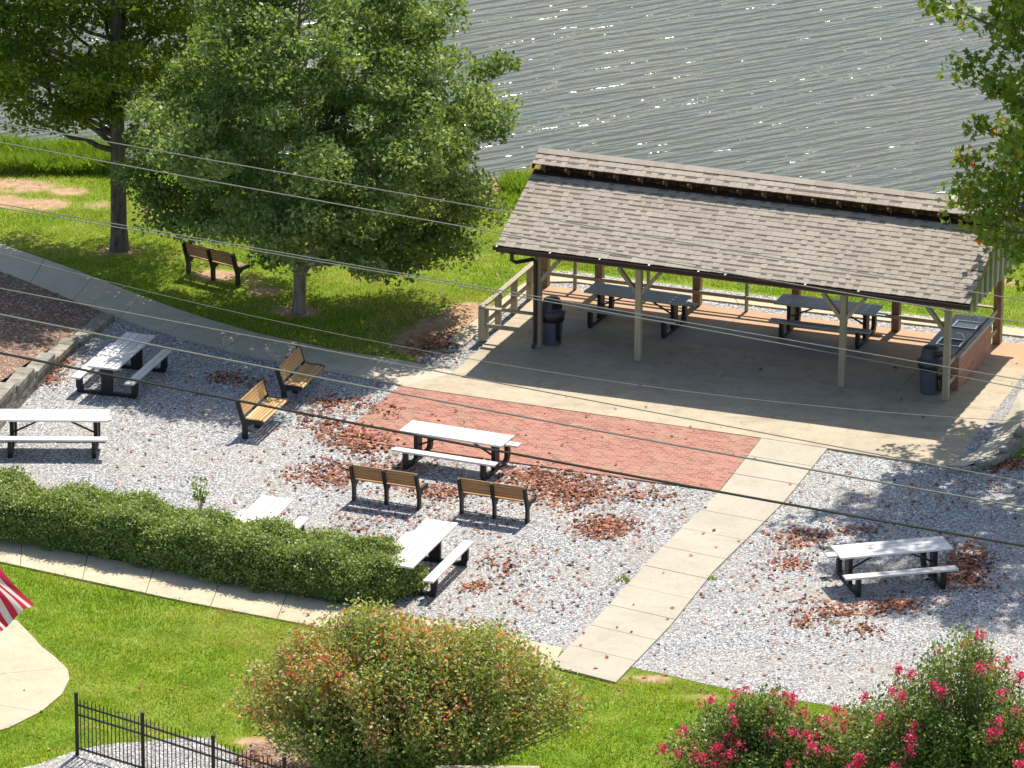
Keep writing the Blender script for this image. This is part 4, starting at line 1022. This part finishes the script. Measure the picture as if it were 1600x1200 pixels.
# ================================================================== GRAVEL STONES, MULCH CHIPS, DRY LEAVES
def stones(poly, n, size, name, z0, avoid=(), zf=None, mat_=None, chip=False):
    xs = [p[0] for p in poly]; ys = [p[1] for p in poly]
    X = rng.uniform(min(xs), max(xs), n); Y = rng.uniform(min(ys), max(ys), n); k = inpoly(X, Y, poly)
    px, py = to_px(np.stack([X, Y, 0 * X], 1)); k &= (px > -60) & (px < 1660) & (py < 1230)
    for a in avoid: k &= ~inpoly(X, Y, a)
    if not chip: k &= rng.random(len(X)) > np.clip((fbm(X * .45, Y * .7, 71) - .50) * 4, 0, .6)
    X, Y = X[k], Y[k]; n = len(X); a = rng.random(n) * 6.28; s = size * (.5 + rng.random(n))
    c = np.stack([X, Y, np.full(n, z0) if zf is None else zf(X, Y)], 1)
    ux = np.stack([np.cos(a), np.sin(a), rng.normal(size=n) * .25], 1) * s[:, None]; uy = np.stack([-np.sin(a), np.cos(a), rng.normal(size=n) * .25], 1) * (s * (.25 if chip else .75))[:, None]
    uz = np.stack([0 * a, 0 * a, s * (.35 if chip else .7)], 1)
    V = np.stack([c + ux, c + uy, c - ux, c - uy, c + uz], 1)
    o = raw(name, V, 5, rng.random(n), mat_ or M['stone'], None, [[0, 1, 4], [1, 2, 4], [2, 3, 4], [3, 0, 4]]); o['kind'] = 'stuff'
    return o
HARD = [gp(slab_px), gp([(623, 603), (1190, 684), (1125, 767), (526, 683)]), gp([(1190, 684), (1293, 700), (965, 1064), (862, 1038)]), BED, LLo and gp([(-160, 806), (250, 888), (880, 1012), (862, 1046), (-160, 843)])]
stones(GRV, 190000, .021, 'gravel_stones', .008, HARD)
stones(STR, 16000, .026, 'gravel_stones', .010, [gp(slab_px)])
stones(BOT, 14000, .026, 'gravel_stones', .008)
from mathutils.bvhtree import BVHTree
mbo = bpy.data.objects['mulch_bed.001'] if 'mulch_bed.001' in bpy.data.objects else bpy.data.objects['mulch_bed']
bv = BVHTree.FromPolygons([v.co.copy() for v in mbo.data.vertices], [tuple(p.vertices) for p in mbo.data.polygons])
def bedz(X, Y):
    o_ = []
    for x, y in zip(X, Y):
        h = bv.ray_cast(Vector((x, y, 5)), Vector((0, 0, -1))); o_.append(h[0].z if h[0] else 0)
    return np.array(o_)
stones(BED, 26000, .05, 'mulch_chips', 0, zf=bedz, mat_=M['chip'], chip=True)
stones(MUL, 2500, .04, 'mulch_chips', .014, mat_=M['chip'], chip=True)

piles = [(865, 758, 65, 24, 1500), (830, 745, 40, 10, 350), (900, 775, 45, 18, 500), (945, 825, 40, 14, 900), (965, 770, 60, 12, 220), (1010, 775, 50, 10, 130), (550, 690, 45, 14, 600), (515, 668, 30, 12, 220), (580, 700, 28, 10, 250),
         (520, 742, 38, 17, 550), (470, 745, 30, 12, 120), (690, 770, 35, 10, 260), (660, 765, 35, 10, 120), (570, 735, 40, 16, 160), (620, 730, 60, 10, 160), (1255, 842, 45, 14, 450), (1235, 882, 25, 10, 200), (1340, 830, 40, 8, 120), (1512, 885, 32, 26, 800), (1500, 905, 40, 14, 200),
         (1400, 948, 48, 9, 420), (1310, 958, 60, 8, 260), (1280, 955, 40, 14, 120), (1345, 985, 30, 10, 120), (1255, 975, 20, 8, 90), (1555, 727, 50, 9, 500), (1585, 712, 25, 9, 220), (103, 565, 16, 6, 130), (75, 595, 20, 8, 170), (90, 580, 14, 6, 60),
         (350, 590, 22, 10, 160), (395, 598, 30, 8, 90), (530, 632, 50, 12, 320), (480, 655, 20, 22, 120), (600, 640, 40, 12, 100), (660, 545, 40, 12, 260), (690, 530, 30, 14, 160), (745, 918, 20, 7, 160), (800, 890, 60, 40, 140), (620, 840, 70, 40, 160), (1000, 800, 60, 30, 60),
         (740, 690, 100, 30, 30), (1490, 895, 70, 30, 90), (1180, 870, 20, 60, 40), (1250, 905, 80, 60, 160), (1500, 760, 120, 40, 130), (395, 1185, 25, 12, 120), (780, 880, 30, 15, 90), (700, 790, 50, 30, 120), (560, 815, 50, 20, 100), (1330, 620, 1, 1, 1)]
U, V_ = [], []
for x, y, rx, ry, k in piles:
    k = int(k * .66); U.append(x + rng.normal(size=k) * rx * .62); V_.append(y + rng.normal(size=k) * ry * .66)
k = 1500; U.append(rng.uniform(180, 1600, k)); V_.append(rng.uniform(560, 1080, k))
k = 650; U.append(rng.uniform(400, 1100, k)); V_.append(rng.uniform(640, 960, k))
k = 160; U.append(rng.uniform(-20, 1500, k)); V_.append(rng.uniform(880, 1180, k))
k = 70; U.append(rng.uniform(0, 800, k)); V_.append(rng.uniform(270, 560, k))
U = np.concatenate(U); V_ = np.concatenate(V_)
P = np.array([tuple(G(float(a), float(b_), 0)) for a, b_ in zip(U, V_)])
onG = inpoly(P[:, 0], P[:, 1], GRV) | inpoly(P[:, 0], P[:, 1], STR) | (V_ > 1070) | (V_ < 560)
hard = np.zeros(len(P), bool)
for h in HARD[:3] + HARD[4:]: hard |= inpoly(P[:, 0], P[:, 1], h)
bedm = inpoly(P[:, 0], P[:, 1], BED)
keep = (onG & ~hard & ~bedm) | (hard & (rng.random(len(P)) < .11)) | ((V_ > 1046) & (rng.random(len(P)) < .5))
# piles spill onto the patio where they are thick
spill = inpoly(P[:, 0], P[:, 1], HARD[1]) & (np.arange(len(P)) < sum(int(p[4] * .66) for p in piles)) & (U < 640); keep |= spill
P = P[keep]; hard = hard[keep]; P[:, 2] = np.where(hard, .060, .026) + rng.random(len(P)) * .012
tn = np.clip(.5 + rng.normal(size=len(P)) * .27, 0, 1)
leaves('fallen_leaves', P, .105 * (.6 + .8 * rng.random(len(P))), tn, M['dry'], None, 1.3, flat=True)['kind'] = 'stuff'

# ================================================================== METAL FENCE
fp = [G(121, 1180), G(224, 1212), G(334, 1248), G(445, 1284), G(556, 1320)]
fr_ = empty('metal_fence', fp[0]); tag(fr_, 'black metal picket fence in the bottom left corner', 'fence')
loc = [p - fp[0] for p in fp]; FH = 1.16
for p in loc:
    mb = MB(); mb.box(p + Vector((0, 0, .64)), (.07, .07, 1.28), bev=.006); mb.box(p + Vector((0, 0, 1.29)), (.085, .085, .03), bev=.008); mb.build('post', M['fence'], fr_)
for a, b_ in zip(loc[:-1], loc[1:]):
    d_ = (b_ - a).normalized()
    for z in (FH - .10, FH - .30, .16):
        mb = MB(); mb.beam(a + d_ * .036 + Vector((0, 0, z)), b_ - d_ * .036 + Vector((0, 0, z)), .03, .035); mb.build('rail', M['fence'], fr_)
    n = 17
    for k in range(1, n):
        p = a.lerp(b_, k / n); mb = MB(); mb.box(p + Vector((0, 0, .07 + FH / 2)), (.019, .019, FH - .08)); mb.box(p + Vector((0, 0, FH + .04)), (.01, .01, .02)); mb.build('picket', M['fence'], fr_)

# ================================================================== FLAG
pole_b = G(-80, 1330); fl = empty('flagpole', pole_b); tag(fl, 'metal flagpole at the left carrying the striped flag', 'flagpole')
mb = MB(); mb.tube([(0, 0, 0), (0, 0, 3.5), (0, 0, 7.2)], [.06, .05, .035], 12); mb.build('pole', M['white'], fl)
mb = MB(); mb.lathe([(0, 7.2), (.06, 7.22), (.075, 7.28), (.05, 7.34), (0, 7.36)], 12); mb.build('finial', M['steel'], fl)
def cloth():
    # corner points found at the flag's depth; fly corner hangs low
    y = pole_b.y; nU, nV = 60, 39
    th_ = GY(-74, 800, y) - pole_b; bh_ = GY(-74, 908, y) - pole_b
    tf = GY(53, 940, y - .1) - pole_b; bf = GY(-24, 1012, y) - pole_b
    vs = []
    for j in range(nV + 1):
        for i in range(nU + 1):
            s, t = i / nU, j / nV
            p = th_.lerp(tf, s).lerp(bh_.lerp(bf, s), t)
            p = p + Vector((.03 * math.sin(7 * s + 9 * t) * s, .13 * math.sin(5 * s + 13 * t) * min(1, 3 * s), -.07 * math.sin(math.pi * s) * (1 - t) + .015 * math.sin(12 * t + 3 * s) * s))
            vs.append(p)
    fs = [(j * (nU + 1) + i, j * (nU + 1) + i + 1, (j + 1) * (nU + 1) + i + 1, (j + 1) * (nU + 1) + i) for j in range(nV) for i in range(nU)]
    mb = MB()
    mb.v = [tuple(v) for v in vs]; mb.f = [list(f) for f in fs]
    for j in range(nV):
        for i in range(nU):
            st = j * 13 // nV; mb.mi.append(2 if (i < nU * .4 and st < 7) else (0 if st % 2 == 0 else 1)); mb.t.append(.5); mb.sm.append(True)
    o = mb.build('flag', [leafmat('flag_red', [(0, (.50, .03, .07)), (1, (.6, .05, .09))], .35, .8, .1, (1, 1, 1)), leafmat('flag_white', [(0, (.72, .68, .69)), (1, (.72, .68, .69))], .35, .8, .1, (1, .95, .95)), leafmat('flag_blue', [(0, (.03, .04, .16)), (1, (.03, .04, .2))], .3, .8, .1)])
    return o
o = cloth(); o.location = pole_b; tag(o, 'red and white striped flag hanging at the left edge', 'flag')

# ================================================================== OVERHEAD WIRES
def wire(pts, y, r_, m, label, name='overhead_wire'):
    P = sorted(pts); (u0, v0), (u1, v1) = P[0], P[-1]
    us = np.array([p[0] for p in P], float); vv = np.array([p[1] for p in P], float)
    cf = np.polyfit(us, vv, 2 if len(P) > 2 else 1)
    out = []
    dcf = np.polyder(cf)
    for u in np.linspace(-1400, 3000, 60):
        uc = min(max(u, 0), 1600); out.append(GY(float(u), float(np.polyval(cf, uc) + np.polyval(dcf, uc) * (u - uc)), y))
    c_ = out[0].copy(); mb = MB(); mb.tube([p - c_ for p in out], r_, 6); o = mb.build(name, M[m]); o.location = c_
    tag(o, label, 'cable' if m == 'cable' else 'wire', 'overhead wires'); return o
WY = -26.0
wire([(0, 192), (200, 227), (763, 326), (1520, 456)], WY + .6, .011, 'wire', 'uppermost thin pale wire crossing the tree crowns')
wire([(0, 222), (200, 260), (700, 350), (1150, 428), (1600, 505)], WY + .3, .012, 'wire', 'second thin pale wire from the top, just below the uppermost one')
wire([(0, 325), (200, 347), (473, 396), (625, 427), (827, 463), (1175, 527), (1600, 591)], WY, .010, 'wire', 'upper wire of the close pair in front of the pavilion posts')
wire([(0, 330), (290, 367), (473, 400), (625, 431), (827, 468), (1175, 535), (1600, 604)], WY - .05, .010, 'wire', 'lower wire of the close pair in front of the pavilion posts')
wire([(0, 450), (400, 528), (740, 590), (860, 615), (1200, 676), (1486, 733), (1600, 752)], WY - .4, .012, 'wire', 'pale wire running along the grey path and the slab edge')
wire([(423, 500), (600, 536), (740, 562), (1000, 602)], WY + .9, .006, 'wire', 'faintest hair thin wire over the shaded lawn edge')
wire([(0, 493), (180, 525), (400, 572), (573, 603), (860, 660), (1200, 722), (1381, 756), (1600, 791)], WY - .8, .019, 'wire', 'thick pale wire over the angled benches and the brick patio')
wire([(0, 552), (400, 632), (627, 673), (860, 720), (1096, 765), (1200, 783), (1600, 852)], WY - 1.2, .026, 'cable', 'thick black cable, the lowest of the overhead lines')

# timber rail at the bottom edge
q0, q1 = GY(705, 1196.5, G(700, 1290).y), GY(843, 1197, G(700, 1290).y)
tb = empty('timber_rail', (q0.x, q0.y, 0)); tag(tb, 'pale timber rail peeping in at the bottom edge under the reddish shrub', 'rail')
mb = MB(); mb.beam((-.3, 0, q0.z - .06), (q1.x - q0.x, 0, q0.z - .06), .12, .10, bev=.01); mb.build('rail', M['timber'], tb)
for x in (0, q1.x - q0.x - .15): mb = MB(); mb.box((x, 0, (q0.z - .11) / 2), (.10, .10, q0.z - .11)); mb.build('post', M['timber'], tb)
